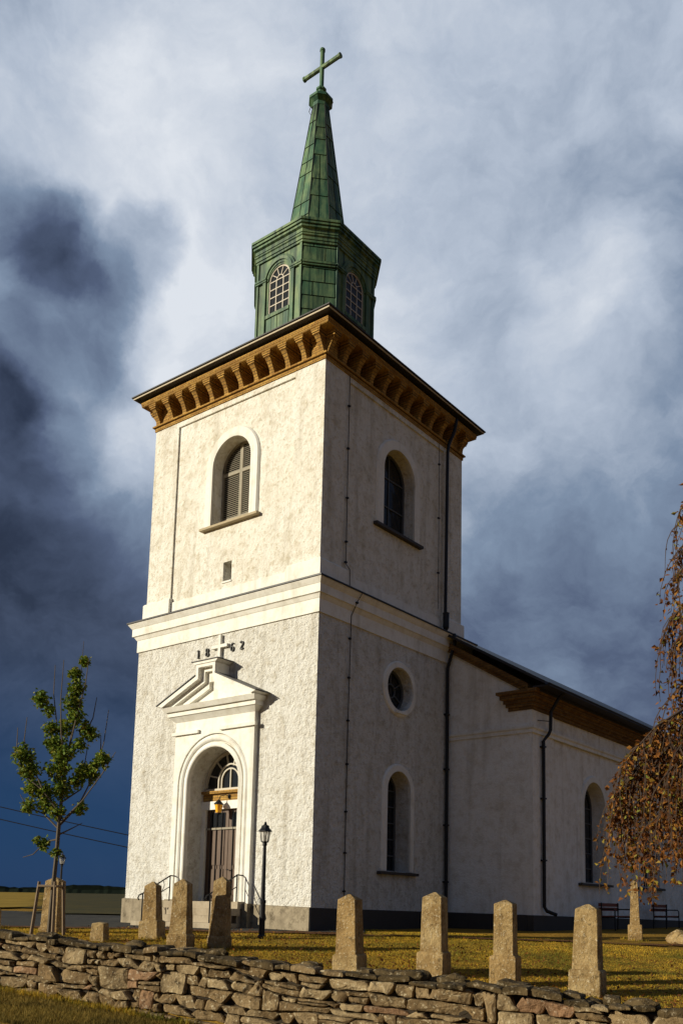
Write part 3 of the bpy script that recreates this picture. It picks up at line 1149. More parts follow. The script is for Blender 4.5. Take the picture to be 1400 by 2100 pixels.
# --- arched windows of the masonry
def sash(Mf, cu, z0, zs, r, d, barmat, cols, rowh, glassmat, nm='window', label=None, parent=church):
    w = empty(nm, Mf(cu, z0, d))
    w.parent = parent
    w.matrix_parent_inverse = Matrix.Translation(parent.location).inverted()
    if label:
        w['label'] = label
    mb = MB()
    mb.sweep(Mf, lambda q: arch(cu, z0 + (r - q), zs, q), [(r + 0.01, d - 0.05), (r - 0.07, d - 0.05), (r - 0.07, d + 0.03)])
    mb.fbox(Mf, cu - r, cu + r, z0, z0 + 0.07, d - 0.052, d + 0.03)
    for c in range(1, cols):
        u = cu - r + 2 * r * c / cols
        top = zs + math.sqrt(max(0.01, r * r - (u - cu) ** 2)) - 0.03
        mb.fbox(Mf, u - 0.022, u + 0.022, z0 + 0.07, top, d - 0.035, d + 0.02)
    zz = z0 + rowh
    rows = [z0 + 0.035]
    while zz < zs + r * 0.7:
        hw = r if zz < zs else math.sqrt(max(0.0, r * r - (zz - zs) ** 2))
        mb.fbox(Mf, cu - hw + 0.03, cu + hw - 0.03, zz - 0.02, zz + 0.02, d - 0.034, d + 0.019)
        rows.append(zz)
        zz += rowh
    mb.build('glazing_bars', barmat, w)
    rows.append(zs + r)
    for i in range(len(rows) - 1):
        for c in range(cols):
            a, b = cu - r + 2 * r * c / cols, cu - r + 2 * r * (c + 1) / cols
            zt0, zt1 = rows[i], rows[i + 1]

            def lim(u):
                return min(zt1, zs + math.sqrt(max(0.0, r * r - (u - cu) ** 2)))
            poly = [(a, zt0), (b, zt0)]
            for q in range(5):
                u = b + (a - b) * q / 4
                poly.append((u, max(zt0 + 0.001, lim(u))))
            tl = 0.006 * math.sin(i * 2.3 + c * 1.9 + cu)
            mb = MB()
            mb.face([Mf(u, v, d + tl * (1 if n_ % 2 else -1)) for n_, (u, v) in enumerate(poly)])
            mb.build('pane', glassmat, w)
    return w


def surround(Mf, cu, z0, zs, r_in, r_out, proud, mat, name='window_surround'):
    mb = MB()
    mb.sweep(Mf, lambda q: arch(cu, z0, zs, q, 22), [(r_in - 0.002, 0.012), (r_in - 0.002, -proud), (r_out - 0.05, -proud), (r_out, -proud * 0.35), (r_out, 0.012)])
    return mb.build(name, mat, church)


def sill(Mf, cu, z, hw, mat, proud=0.15, th=0.11, name='window_sill'):
    mb = MB()
    mb.hexa([Mf(cu - hw, z - th, -proud), Mf(cu + hw, z - th, -proud), Mf(cu + hw, z - th, 0.02), Mf(cu - hw, z - th, 0.02),
             Mf(cu - hw, z - 0.03, -proud), Mf(cu + hw, z - 0.03, -proud), Mf(cu + hw, z + 0.012, 0.25), Mf(cu - hw, z + 0.012, 0.25)])
    return mb.build(name, mat, church)


# lower windows and round windows on both flanks
for k, Mf in ((1, F1), (3, F3)):
    surround(Mf, 0, LWIN['z0'], LWIN['zs'], 0.625, 0.86, 0.07, MAT['trim'])
    sash(Mf, 0, LWIN['z0'], LWIN['zs'], LWIN['r'], LWIN['dep'] - 0.03, MAT['bar_grey'], 2, 0.52, MAT['glass'])
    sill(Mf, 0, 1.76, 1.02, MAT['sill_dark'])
    mb = MB()
    mb.sweep(Mf, lambda q: circ(0, 7.57, q, 32) + [circ(0, 7.57, q, 32)[0]], [(0.705, 0.01), (0.705, -0.06), (0.87, -0.06), (0.91, -0.02), (0.91, 0.012)])
    mb.build('round_surround', MAT['trim'], church)
    w = empty('round_window', Mf(0, 7.57, 0.4))
    w.parent = church
    w.matrix_parent_inverse = Matrix.Translation(church.location).inverted()
    mb = MB()
    for ra, rb_ in ((0.62, 0.705), (0.2, 0.245)):
        mb.sweep(Mf, lambda q: circ(0, 7.57, q, 32) + [circ(0, 7.57, q, 32)[0]], [(ra, 0.42), (ra, 0.34), (rb_, 0.34), (rb_, 0.42)])
    for i in range(6):
        an = math.radians(30 + 60 * i)
        c, s = math.cos(an), math.sin(an)
        mb.fprism(Mf, [(0.24 * c - 0.018 * s, 7.57 + 0.24 * s + 0.018 * c), (0.63 * c - 0.018 * s, 7.57 + 0.63 * s + 0.018 * c), (0.63 * c + 0.018 * s, 7.57 + 0.63 * s - 0.018 * c), (0.24 * c + 0.018 * s, 7.57 + 0.24 * s - 0.018 * c)], 0.345, 0.41)
    mb.build('glazing_bars', MAT['bar_grey'], w)
    for i in range(6):
        a0 = math.radians(30 + 60 * i)
        pts = [(0.22 * math.cos(a0), 7.57 + 0.22 * math.sin(a0))] + [(0.66 * math.cos(a0 + math.radians(12 * q)), 7.57 + 0.66 * math.sin(a0 + math.radians(12 * q))) for q in range(6)]
        pts += [(0.22 * math.cos(a0 + math.radians(60)), 7.57 + 0.22 * math.sin(a0 + math.radians(60)))]
        mb = MB()
        mb.face([Mf(u, v, 0.39) for u, v in pts])
        mb.build('pane', MAT['glass'], w)
    mb = MB()
    mb.face([Mf(u, v, 0.391) for u, v in circ(0, 7.57, 0.23, 16)])
    mb.build('pane', MAT['glass'], w)
    mb = MB()
    mb.fbox(Mf, -0.28, 0.28, 6.76, 6.84, -0.12, 0.02)
    mb.build('round_window_sill', MAT['trim'], church)

# belfry openings
for k in range(4):
    Mf = G[k]
    surround(Mf, 0, UWIN['z0'], UWIN['zs'], 0.872, 1.22, 0.085, MAT['trim'])
    if k == 0:
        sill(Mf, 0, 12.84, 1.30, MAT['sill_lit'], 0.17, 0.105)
        w = empty('louvred_shutter', Mf(0, UWIN['z0'], 0.4))
        w.parent = church
        w.matrix_parent_inverse = Matrix.Translation(church.location).inverted()
        w['label'] = 'weathered grey louvred shutter in the sunlit belfry opening'
        d0 = 0.36
        r = UWIN['r']
        mb = MB()
        mb.fbox(Mf, -0.065, -0.003, 12.85, UWIN['zs'] + r - 0.01, d0, d0 + 0.06)
        mb.fbox(Mf, 0.003, 0.065, 12.85, UWIN['zs'] + r - 0.01, d0 - 0.004, d0 + 0.06)
        for sg in (-1, 1):
            a, b = sorted((sg * 0.79, sg * 0.868))
            mb.fbox(Mf, a, b, 12.85, 14.95, d0, d0 + 0.06)
            for zz in (13.08, 14.66):
                a, b = sorted((sg * 0.066, sg * 0.789))
                mb.fbox(Mf, a, b, zz, zz + 0.11, d0 - 0.002, d0 + 0.06)
        mb.sweep(Mf, lambda q: arch(0, UWIN['zs'], UWIN['zs'], q, 18), [(0.80, d0 + 0.06), (0.80, d0), (0.868, d0)])
        mb.build('shutter_frame', MAT['shutter'], w)
        for sg in (-1, 1):
            zz = 12.90
            while zz < UWIN['zs'] + r - 0.1:
                if not any(q - 0.03 < zz < q + 0.12 for q in (13.08, 14.66)):
                    hw = 0.785 if zz < UWIN['zs'] else math.sqrt(max(0.01, 0.80 ** 2 - (zz + 0.05 - UWIN['zs']) ** 2))
                    if hw > 0.12:
                        a, b = sorted((sg * 0.067, sg * hw))
                        mb = MB()
                        mb.hexa([Mf(a, zz - 0.022, d0 + 0.004), Mf(b, zz - 0.022, d0 + 0.004), Mf(b, zz + 0.022, d0 + 0.058), Mf(a, zz + 0.022, d0 + 0.058),
                                 Mf(a, zz - 0.012, d0 + 0.002), Mf(b, zz - 0.012, d0 + 0.002), Mf(b, zz + 0.034, d0 + 0.056), Mf(a, zz + 0.034, d0 + 0.056)])
                        mb.build('slat', MAT['shutter'], w)
                zz += 0.068
        mb = MB()
        mb.face([Mf(u, v, 0.44) for u, v in arch(0, 12.84, UWIN['zs'], 0.88)])
        mb.build('dark_backing', MAT['void'], w)
        mb = MB()
        mb.face([Mf(-0.26, 10.85, 0.34), Mf(0.14, 10.85, 0.34), Mf(0.14, 11.51, 0.34), Mf(-0.26, 11.51, 0.34)])
        mb.build('slit_window', MAT['glass'], church)
        mb = MB()
        mb.fbox(Mf, -0.27, 0.15, 10.80, 10.855, -0.03, 0.2)
        mb.build('slit_sill', MAT['trim'], church)
    else:
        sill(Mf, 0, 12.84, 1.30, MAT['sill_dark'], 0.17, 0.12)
        sash(Mf, 0, UWIN['z0'], UWIN['zs'], UWIN['r'], 0.41, MAT['bar_grey'], 2, 1.0, MAT['glass'], 'belfry_window')

# --- portal
PF = F0
mb = MB()
# flat surround panel with arched cut-out
mb.wall(PF, [(-1.74, 0.5), (1.74, 0.5), (1.74, 6.36), (-1.74, 6.36)], [(arch(0, 0.5, 4.33, 1.54, 24), 0.17)], -0.15)
for sg in (-1, 1):
    mb.face([PF(sg * 1.74, 0.5, -0.15), PF(sg * 1.74, 6.36, -0.15), PF(sg * 1.74, 6.36, 0.02), PF(sg * 1.74, 0.5, 0.02)])
mb.build('portal_surround', MAT['trim'], church)
mb = MB()
mprof = [(1.545, 0.0)] + [(1.415 + 0.115 * math.cos(a), -0.02 - 0.135 * math.sin(a)) for a in [PI * q / 8 for q in range(9)]] + [(1.28, -0.02), (1.275, -0.12), (1.16, -0.15), (1.128, -0.13), (1.128, 0.02)]
mb.sweep(PF, lambda q: arch(0, 0.6, 4.33, q, 26), mprof)
mb.build('arch_moulding', MAT['trim'], church, smooth=False)
for sg in (-1, 1):
    mb = MB()
    a, b = sorted((sg * 1.10, sg * 1.80))
    mb.fbox(PF, a, b, -0.6, 0.70 if sg > 0 else 0.80, -0.24, 0.02)
    mb.build('portal_plinth', MAT['stone_plinth'], church)
for a, b in ((-1.84, -0.62), (0.32, 1.84)):
    mb = MB()
    mb.fbox(PF, a, b, 5.93, 6.03, -0.24, -0.14)
    mb.build('architrave_ledge', MAT['trim'], church)
ped = MB()


def slab(hw0, hw1, z0, z1, p0, p1):
    ped.hexa([PF(-hw0, z0, -p0), PF(hw0, z0, -p0), PF(hw0, z0, 0.02), PF(-hw0, z0, 0.02),
              PF(-hw1, z1, -p1), PF(hw1, z1, -p1), PF(hw1, z1, 0.02), PF(-hw1, z1, 0.02)])


slab(1.75, 1.90, 6.362, 6.52, 0.16, 0.33)
slab(1.94, 1.94, 6.522, 6.66, 0.36, 0.36)
slab(1.98, 2.06, 6.662, 6.80, 0.44, 0.54)
pediment = ped.build('pediment', MAT['trim'], church)
O_ = [(-2.16, 6.86), (-.42, 7.62), (-.42, 7.98), (.42, 7.98), (.42, 7.62), (2.16, 6.86)]
I1 = [(-1.96, 6.81), (-.32, 7.52), (-.32, 7.88), (.32, 7.88), (.32, 7.52), (1.96, 6.81)]
I2 = [(-1.62, 6.81), (-.19, 7.43), (-.19, 7.76), (.19, 7.76), (.19, 7.43), (1.62, 6.81)]
I3 = [(-1.12, 6.81), (-.10, 7.24), (-.10, 7.45), (.10, 7.45), (.10, 7.24), (1.12, 6.81)]
O_b = [(-2.16, 6.805)] + O_ + [(2.16, 6.805)]


def band(outer, inner, proud, name):
    mb = MB()
    n = len(outer)
    for i in range(n - 1):
        q = [outer[i], outer[i + 1], inner[i + 1], inner[i]]
        mb.fprism(PF, q, -proud, 0.02)
    mb.build(name, MAT['trim'], pediment)


band(O_, I1, 0.60, 'raking_cornice')
band(I1, I2, 0.44, 'raking_fascia')
band(I2, I3, 0.32, 'raking_moulding')
mb = MB()
mb.fprism(PF, I3[:2] + I3[2:], -0.20, 0.02)
mb.build('tympanum', MAT['trim'], pediment)
mb = MB()
T_ = [(-2.20, 6.862), (-.44, 7.635)], [(.44, 7.635), (2.20, 6.862)]
for (a, b) in T_:
    mb.fprism(PF, [a, b, (b[0], b[1] + 0.03), (a[0], a[1] + 0.03)], -0.63, 0.02)
mb.fprism(PF, [(-.60, 8.062), (.60, 8.062), (.60, 8.085), (-.60, 8.085)], -0.66, 0.02)
mb.build('flashing', MAT['roof_metal'], pediment)
mb = MB()
mb.fprism(PF, [(-.47, 7.982), (.47, 7.982), (.56, 8.06), (-.56, 8.06)], -0.63, 0.02)
mb.build('pediment_cap', MAT['trim'], pediment)
mb = MB()
mb.fbox(PF, -0.02, 0.08, 8.086, 9.00, -0.11, -0.012)
mb.fbox(PF, -0.31, -0.021, 8.58, 8.68, -0.11, -0.012)
mb.fbox(PF, 0.081, 0.37, 8.58, 8.68, -0.11, -0.012)
mb.fbox(PF, -0.07, 0.13, 8.087, 8.18, -0.15, -0.012)
mb.build('portal_cross', MAT['trim'], pediment)


# --- year numerals 1 8 6 2
def digit(strokes, u, z, h, name):
    """strokes: list of polylines (x, y, half width) in unit height"""
    mb = MB()
    for st in strokes:
        L, Rr = [], []
        for i, (x, y, w) in enumerate(st):
            a = st[max(0, i - 1)]
            b = st[min(len(st) - 1, i + 1)]
            dx, dy = b[0] - a[0], b[1] - a[1]
            ln = math.hypot(dx, dy) or 1
            nx, ny = -dy / ln, dx / ln
            L.append((u + (x + nx * w) * h, z + (y + ny * w) * h))
            Rr.append((u + (x - nx * w) * h, z + (y - ny * w) * h))
        for i in range(len(st) - 1):
            mb.fprism(PF, [L[i], L[i + 1], Rr[i + 1], Rr[i]], -0.05, -0.005)
    return mb.build(name, MAT['year'], church)


def ell(cx, cy, rx, ry, a0, a1, n=14, w0=0.03, w1=0.075):
    out = []
    for i in range(n + 1):
        a = math.radians(a0 + (a1 - a0) * i / n)
        w = w0 + (w1 - w0) * abs(math.cos(a)) ** 1.5
        out.append((cx + rx * math.cos(a), cy + ry * math.sin(a), w))
    return out


one = [[(0.0, -0.5, 0.075), (0.0, 0.5, 0.075)], [(-0.16, -0.49, 0.03), (0.16, -0.49, 0.03)], [(-0.18, 0.33, 0.03), (-0.02, 0.47, 0.05)]]
eight = [ell(0, 0.24, 0.19, 0.24, 0, 360, 20), ell(0, -0.25, 0.23, 0.25, 0, 360, 20)]
six = [ell(0, -0.2, 0.22, 0.29, 0, 360, 20), ell(0.10, -0.12, 0.34, 0.62, 170, 80, 10, 0.03, 0.08), [(0.16, 0.44, 0.07), (0.21, 0.38, 0.07)]]
two = [ell(0, 0.24, 0.20, 0.25, 165, -35, 12), [(0.17, 0.10, 0.07), (-0.22, -0.44, 0.03)], [(-0.24, -0.45, 0.06), (0.10, -0.45, 0.075), (0.26, -0.36, 0.03)], [(-0.2, 0.28, 0.07), (-0.15, 0.32, 0.07)]]
for st, u, nm in ((one, -1.0, 'numeral_one'), (eight, -0.59, 'numeral_eight'), (six, 0.53, 'numeral_six'), (two, 0.94, 'numeral_two')):
    digit(st, u, 8.54, 0.26, nm)

# --- door in the recess
DD = 0.64
mb = MB()
mb.face([PF(u, v, DD + 0.08) for u, v in arch(0, 0.7, 4.33, 1.16)])
mb.build('recess_back', MAT['void'], church)
fan = empty('fanlight', PF(0, 4.33, DD))
fan.parent = church
fan.matrix_parent_inverse = Matrix.Translation(church.location).inverted()
mb = MB()


def halfarc(r, n=20):
    return [(-r * math.cos(PI * q / n), 4.30 + r * math.sin(PI * q / n)) for q in range(n + 1)]


mb.sweep(PF, halfarc, [(1.13, DD + 0.05), (1.13, DD - 0.03), (1.04, DD - 0.03), (1.04, DD + 0.05)])
for ra in (0.36, 0.50):
    mb.sweep(PF, lambda r: [(-r, 4.21)] + [(-r * math.cos(PI * q / 14), 4.50 + r * math.sin(PI * q / 14)) for q in range(15)] + [(r, 4.21)], [(ra, DD + 0.03), (ra, DD - 0.02), (ra + 0.045, DD - 0.02), (ra + 0.045, DD + 0.03)])
for an in (20, 50, 78, 102, 130, 160):
    c, s = math.cos(math.radians(an)), math.sin(math.radians(an))
    w = 0.022
    a0 = 0.56
    mb.fprism(PF, [(a0 * c - w * s, 4.42 + a0 * s + w * c), (1.0 * c - w * s, 4.36 + 1.0 * s + w * c), (1.0 * c + w * s, 4.36 + 1.0 * s - w * c), (a0 * c + w * s, 4.42 + a0 * s - w * c)], DD - 0.015, DD + 0.03)
mb.fbox(PF, -1.12, 1.12, 4.19, 4.27, DD - 0.035, DD + 0.05)
mb.fbox(PF, -0.02, 0.02, 4.27, 4.86, DD - 0.012, DD + 0.03)
mb.build('fan_bars', MAT['bar_white'], fan)
mb = MB()
mb.face([PF(u, v, DD + 0.035) for u, v in [(-1.06, 4.25)] + halfarc(1.06) + [(1.06, 4.25)]])
mb.build('pane', MAT['glass'], fan)
mb = MB()
mb.fbox(PF, -1.13, 1.13, 3.86, 4.10, DD - 0.06, DD + 0.06)
mb.fbox(PF, -1.13, 1.13, 4.10, 4.185, DD - 0.16, DD + 0.06)
mb.build('brick_lintel', MAT['brick'], church)
mb = MB()
mb.fbox(PF, -1.13, 1.13, 3.60, 3.858, DD - 0.13, DD + 0.06)
mb.fbox(PF, -1.13, -0.97, 0.75, 3.598, DD - 0.09, DD + 0.06)
mb.fbox(PF, 0.97, 1.13, 0.75, 3.598, DD - 0.09, DD + 0.06)
mb.build('door_frame', MAT['trim'], church)
door = empty('door', PF(0, 0.76, DD))
door.parent = church
door.matrix_parent_inverse = Matrix.Translation(church.location).inverted()
for sg in (-1, 1):
    a, b = sorted((sg * 0.012, sg * 0.965))
    mb = MB()
    mb.fbox(PF, a, b, 0.78, 3.59, DD, DD + 0.05)
    mb.build('door_leaf', MAT['door_wood'], door)
    ca = (a + b) / 2
    for z0, z1 in ((0.95, 1.75), (1.87, 2.95)):
        mb = MB()
        mb.fbox(PF, ca - 0.33, ca + 0.33, z0, z1, DD - 0.025, DD - 0.001)
        mb.build('door_panel', MAT['door_wood'], door)
    mb = MB()
    mb.fbox(PF, ca - 0.34, ca + 0.34, 3.05, 3.5, DD - 0.02, DD - 0.001)
    mb.build('door_glass', MAT['glass'], door)
    for u in (-0.24, 0.0, 0.24):
        mb = MB()
        mb.tube([PF(ca + u, 0.80, DD - 0.05), PF(ca + u, 3.56, DD - 0.05)], 0.016, 6)
        mb.build('iron_bar', MAT['black_metal'], door)
mb = MB()
mb.fbox(PF, -0.96, 0.96, 2.97, 3.03, DD - 0.06, DD - 0.002)
mb.build('door_rail', MAT['shutter'], door)
mb = MB()
mb.tube([PF(0.08, 1.72, DD - 0.03), PF(0.08, 1.72, DD - 0.10), PF(0.16, 1.72, DD - 0.10)], 0.018, 6)
mb.build('handle', MAT['black_metal'], door)

# steps
steps = empty('entrance_steps', (-4.0, -1.3, 0))
steps.parent = church
steps.matrix_parent_inverse = Matrix.Translation(church.location).inverted()
for i, (ext, zt) in enumerate(((0.42, 0.75), (0.78, 0.55), (1.14, 0.35), (1.5, 0.15))):
    mb = MB()
    hw = 1.60 + 0.05 * i
    mb.fbox(PF, -hw, hw, zt - 0.20 if i < 3 else -0.4, zt, -ext, 0.63 - 0.02 * i if i == 0 else -(0.42 + 0.36 * (i - 1)) + 0.05)
    mb.build('step', MAT['step_stone'], steps)
mb = MB()
mb.fbox(PF, -1.55, 1.55, -0.5, 0.54, -0.40, -0.01)
mb.fbox(PF, -1.6, 1.6, -0.5, 0.13, -1.1, -0.41)
mb.build('step_core', MAT['step_stone'], steps)

# handrails
for sg, u in ((-1, -1.42), (1, 1.48)):
    rail = MB()
    top = [PF(u, 1.50, -0.06), PF(u, 1.52, -0.35), PF(u, 0.95, -1.38), PF(u, 0.90, -1.50), PF(u, 0.82, -1.54), PF(u, 0.76, -1.50)]
    rail.tube(top, 0.022, 6)
    rail.tube([PF(u, 1.17, -0.38), PF(u, 0.68, -1.30)], 0.014, 6)
    rail.tube([PF(u, 1.52, -0.36), PF(u, 0.74, -0.36)], 0.02, 6)
    rail.tube([PF(u, 0.96, -1.37), PF(u, 0.14, -1.37)], 0.02, 6)
    for dd in (0.62, 0.9, 1.14):
        zt = 1.52 - (dd - 0.35) * 0.553
        rail.tube([PF(u, zt, -dd), PF(u, zt - 0.15, -dd + 0.05), PF(u, zt - 0.34, -dd - 0.02)], 0.01, 5)
    rail.build('handrail', MAT['black_metal'], steps)

# wall lantern over the door
wl = empty('wall_lamp', PF(-0.1, 3.6, 0.3))
wl['label'] = 'small black wall lantern with amber glass above the church door'
wl['category'] = 'lamp'
c = Vector(PF(-0.12, 3.44, 0.30))
mb = MB()
mb.tube([PF(0.05, 3.98, 0.57), PF(0.02, 4.02, 0.45), PF(-0.08, 3.98, 0.32), PF(-0.12, 3.86, 0.30)], 0.014, 6)
mb.lathe(PF(0.05, 3.92, 0.57), [(0.05, 0), (0.05, 0.12)], 8)
mb.build('bracket', MAT['black_metal'], wl)
mb = MB()
mb.lathe(c, [(0.085, 0.02), (0.13, 0.27)], 6)
mb.build('amber_glass', MAT['amber'], wl)
mb = MB()
mb.lathe(c, [(0.05, -0.04), (0.09, 0.0), (0.09, 0.018)], 6)
mb.build('lamp_base', MAT['black_metal'], wl)
mb = MB()
mb.lathe(c, [(0.165, 0.275), (0.15, 0.30), (0.06, 0.39), (0.02, 0.43)], 6)
mb.build('lamp_roof', MAT['black_metal'], wl)

# --- nave
NL = 33.0
mb = MB()
W0 = -8 - N_X
ridge_z = 7.08 + (N_X + 4) * 0.62
mb.face([(W0, D_Y, -0.8), (N_X, D_Y, -0.8), (N_X, D_Y, 7.72), (-4, D_Y, ridge_z + 0.4), (W0, D_Y, 7.72)])
mb.face([(W0, NL, -0.8), (N_X, NL, -0.8), (N_X, NL, 7.3), (-4, NL, ridge_z), (W0, NL, 7.3)])
NS = lambda u, v, d: (N_X - 0.06 - d, u, v)
NSP = lambda u, v, d: (N_X - d, u, v)
NWY = [11.66 + 5.45 * i for i in range(4)]
NWIN = dict(r=0.92, z0=1.62, zs=4.33, dep=0.55)
mb.wall(NS, [(D_Y, -0.8), (NL, -0.8), (NL, 7.3), (D_Y, 7.3)], [(arch(y, NWIN['z0'], NWIN['zs'], NWIN['r']), NWIN['dep']) for y in NWY])
mb.face([(W0, D_Y, -0.8), (W0, NL, -0.8), (W0, NL, 7.3), (W0, D_Y, 7.3)])
for a, b in ((D_Y + 0.012, 8.4), (31.4, NL - 0.012)):
    mb.box(N_X - 0.1, N_X, a, b, -0.8, 7.2)
mb.build('nave_wall', MAT['nave_plaster'], church)
for y in NWY:
    surround(NS, y, NWIN['z0'], NWIN['zs'], 0.925, 1.16, 0.07, MAT['trim'])
    sash(NS, y, NWIN['z0'], NWIN['zs'], NWIN['r'], NWIN['dep'] - 0.03, MAT['bar_grey'], 3, 0.55, MAT['glass'])
    sill(NS, y, NWIN['z0'], 1.36, MAT['sill_dark'])
# nave plinth
mb = MB()
zt = lambda y: 0.485 - 0.0146 * (y - 6.835)
for i in range(10):
    a, b = D_Y - 0.03 + (NL - D_Y) * i / 10, D_Y - 0.03 + (NL - D_Y) * (i + 1) / 10
    mb.hexa([(N_X - 0.2, a, -0.9), (N_X + 0.03, a, -0.9), (N_X + 0.03, b, -0.9), (N_X - 0.2, b, -0.9),
             (N_X - 0.2, a, zt(a)), (N_X + 0.03, a, zt(a)), (N_X + 0.03, b, zt(b)), (N_X - 0.2, b, zt(b))])
mb.hexa([(0.0, D_Y - 0.028, -0.9), (N_X - 0.21, D_Y - 0.028, -0.9), (N_X - 0.21, D_Y + 0.1, -0.9), (0.0, D_Y + 0.1, -0.9),
         (0.0, D_Y - 0.028, 0.53), (N_X - 0.21, D_Y - 0.028, 0.49), (N_X - 0.21, D_Y + 0.1, 0.49), (0.0, D_Y + 0.1, 0.53)])
mb.build('nave_plinth', MAT['sill_dark'], church)  # side shade painted into the plinth colour here too


def Lpath(o, z, x_start):
    return [(x_start, D_Y - o, z), (N_X + o, D_Y - o, z), (N_X + o, NL + 0.2, z)]


mb = MB()
for prof in ([(-0.02, 6.32), (0.05, 6.32), (0.05, 6.42), (0.09, 6.47), (0.09, 6.54), (-0.02, 6.56)],):
    mb.rings([Lpath(o, z, 0.02) for o, z in prof], closed=False)
mb.build('nave_string_course', MAT['trim'], church)
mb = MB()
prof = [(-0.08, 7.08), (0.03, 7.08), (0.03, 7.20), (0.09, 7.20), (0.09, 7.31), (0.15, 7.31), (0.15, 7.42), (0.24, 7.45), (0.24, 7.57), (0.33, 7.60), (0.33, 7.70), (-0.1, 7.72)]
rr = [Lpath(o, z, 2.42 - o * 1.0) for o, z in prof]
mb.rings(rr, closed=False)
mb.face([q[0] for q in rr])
mb.build('nave_cornice', MAT['brick_dark'], church)  # overhang shade painted into the brick
# gable verge bricks
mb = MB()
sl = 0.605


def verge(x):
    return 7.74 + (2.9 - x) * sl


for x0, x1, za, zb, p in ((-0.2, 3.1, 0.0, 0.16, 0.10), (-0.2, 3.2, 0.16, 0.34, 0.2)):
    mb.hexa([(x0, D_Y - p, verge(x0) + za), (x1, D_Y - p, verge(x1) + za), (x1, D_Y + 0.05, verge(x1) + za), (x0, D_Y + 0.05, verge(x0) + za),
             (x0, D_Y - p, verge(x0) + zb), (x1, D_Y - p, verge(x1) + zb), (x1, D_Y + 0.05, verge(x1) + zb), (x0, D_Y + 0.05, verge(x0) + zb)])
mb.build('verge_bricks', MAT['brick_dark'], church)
mb = MB()
ex = N_X + 0.66


def rz(x):
    return 7.86 + (ex - x) * 0.585


ya, yb = D_Y - 0.38, NL + 0.4
for sgn in (1, -1):
    X = lambda x: x if sgn > 0 else -8 - x
    mb.hexa([(X(ex), ya, rz(ex) - 0.10), (X(-4), ya, rz(-4) - 0.10), (X(-4), yb, rz(-4) - 0.10), (X(ex), yb, rz(ex) - 0.10),
             (X(ex), ya, rz(ex)), (X(-4), ya, rz(-4)), (X(-4), yb, rz(-4)), (X(ex), yb, rz(ex))])
mb.box(N_X + 0.20, ex - 0.04, ya + 0.05, yb, 7.705, 7.755)
mb.box(N_X + 0.28, N_X + 0.34, ya + 0.3, yb, 7.62, 7.70)
mb.build('nave_roof', MAT['roof_metal'], church)
mb = MB()
gp = [(0.07 * math.cos(a), 0.07 * math.sin(a)) for a in [PI + PI * q / 6 for q in range(7)]]
mb.rings([[(ex + 0.06 + u, y, 7.80 + v) for u, v in gp] for y in (ya, yb)], closed=False)
mb.build('nave_gutter', MAT['black_metal'], church)
mb = MB()
mb.box(ex - 0.03, ex + 0.14, ya + 0.02, yb - 0.05, 7.70, 7.722)
mb.build('eave_board', MAT['roof_metal'], church)

# downpipes
mb = MB()
mb.tube([(0.30, 6.85, 18.05), (0.22, 6.82, 17.6), (0.05, 6.72, 17.1), (0.03, 6.68, 16.8), (0.03, 6.62, 10.9), (0.05, 6.62, 10.75)], 0.06, 8)
dp = mb.build('downpipe', MAT['black_metal'], church)
mb = MB()
mb.lathe((0.06, 6.62, 10.20), [(0.06, 0), (0.11, 0.1), (0.11, 0.55), (0.12, 0.62)], 8)
mb.build('rain_hopper', MAT['black_metal'], dp)
mb = MB()
mb.tube([(0.33, 6.74, 10.05), (0.36, 6.70, 9.7), (0.18, 6.68, 9.1), (0.10, 6.68, 8.85), (0.10, 6.68, 0.1)], 0.06, 8)
dp = mb.build('downpipe', MAT['black_metal'], church)
for z in (1.5, 3.4, 5.3, 7.2):
    mb = MB()
    mb.box(-0.01, 0.16, 6.60, 6.76, z, z + 0.05)
    mb.build('pipe_clip', MAT['black_metal'], dp)
mb = MB()
mb.tube([(ex + 0.03, 7.78, 7.72), (N_X + 0.50, 7.75, 7.55), (N_X + 0.26, 7.66, 7.1), (N_X + 0.24, 7.66, 6.5), (N_X + 0.20, 7.60, 6.35), (N_X + 0.09, 7.45, 6.12), (N_X + 0.09, 7.43, 0.75), (N_X + 0.14, 7.5, 0.62), (N_X + 0.36, 7.75, 0.5)], 0.06, 8)
dp = mb.build('downpipe', MAT['black_metal'], church)
for z in (2.2, 4.2, 5.9):
    mb = MB()
    mb.box(N_X - 0.01, N_X + 0.16, 7.36, 7.52, z, z + 0.05)
    mb.build('pipe_clip', MAT['black_metal'], dp)
mb = MB()
mb.tube([(N_X, 7.2, 6.78), (N_X + 0.24, 7.58, 6.78)], 0.015, 5)
mb.build('pipe_bracket', MAT['black_metal'], church)
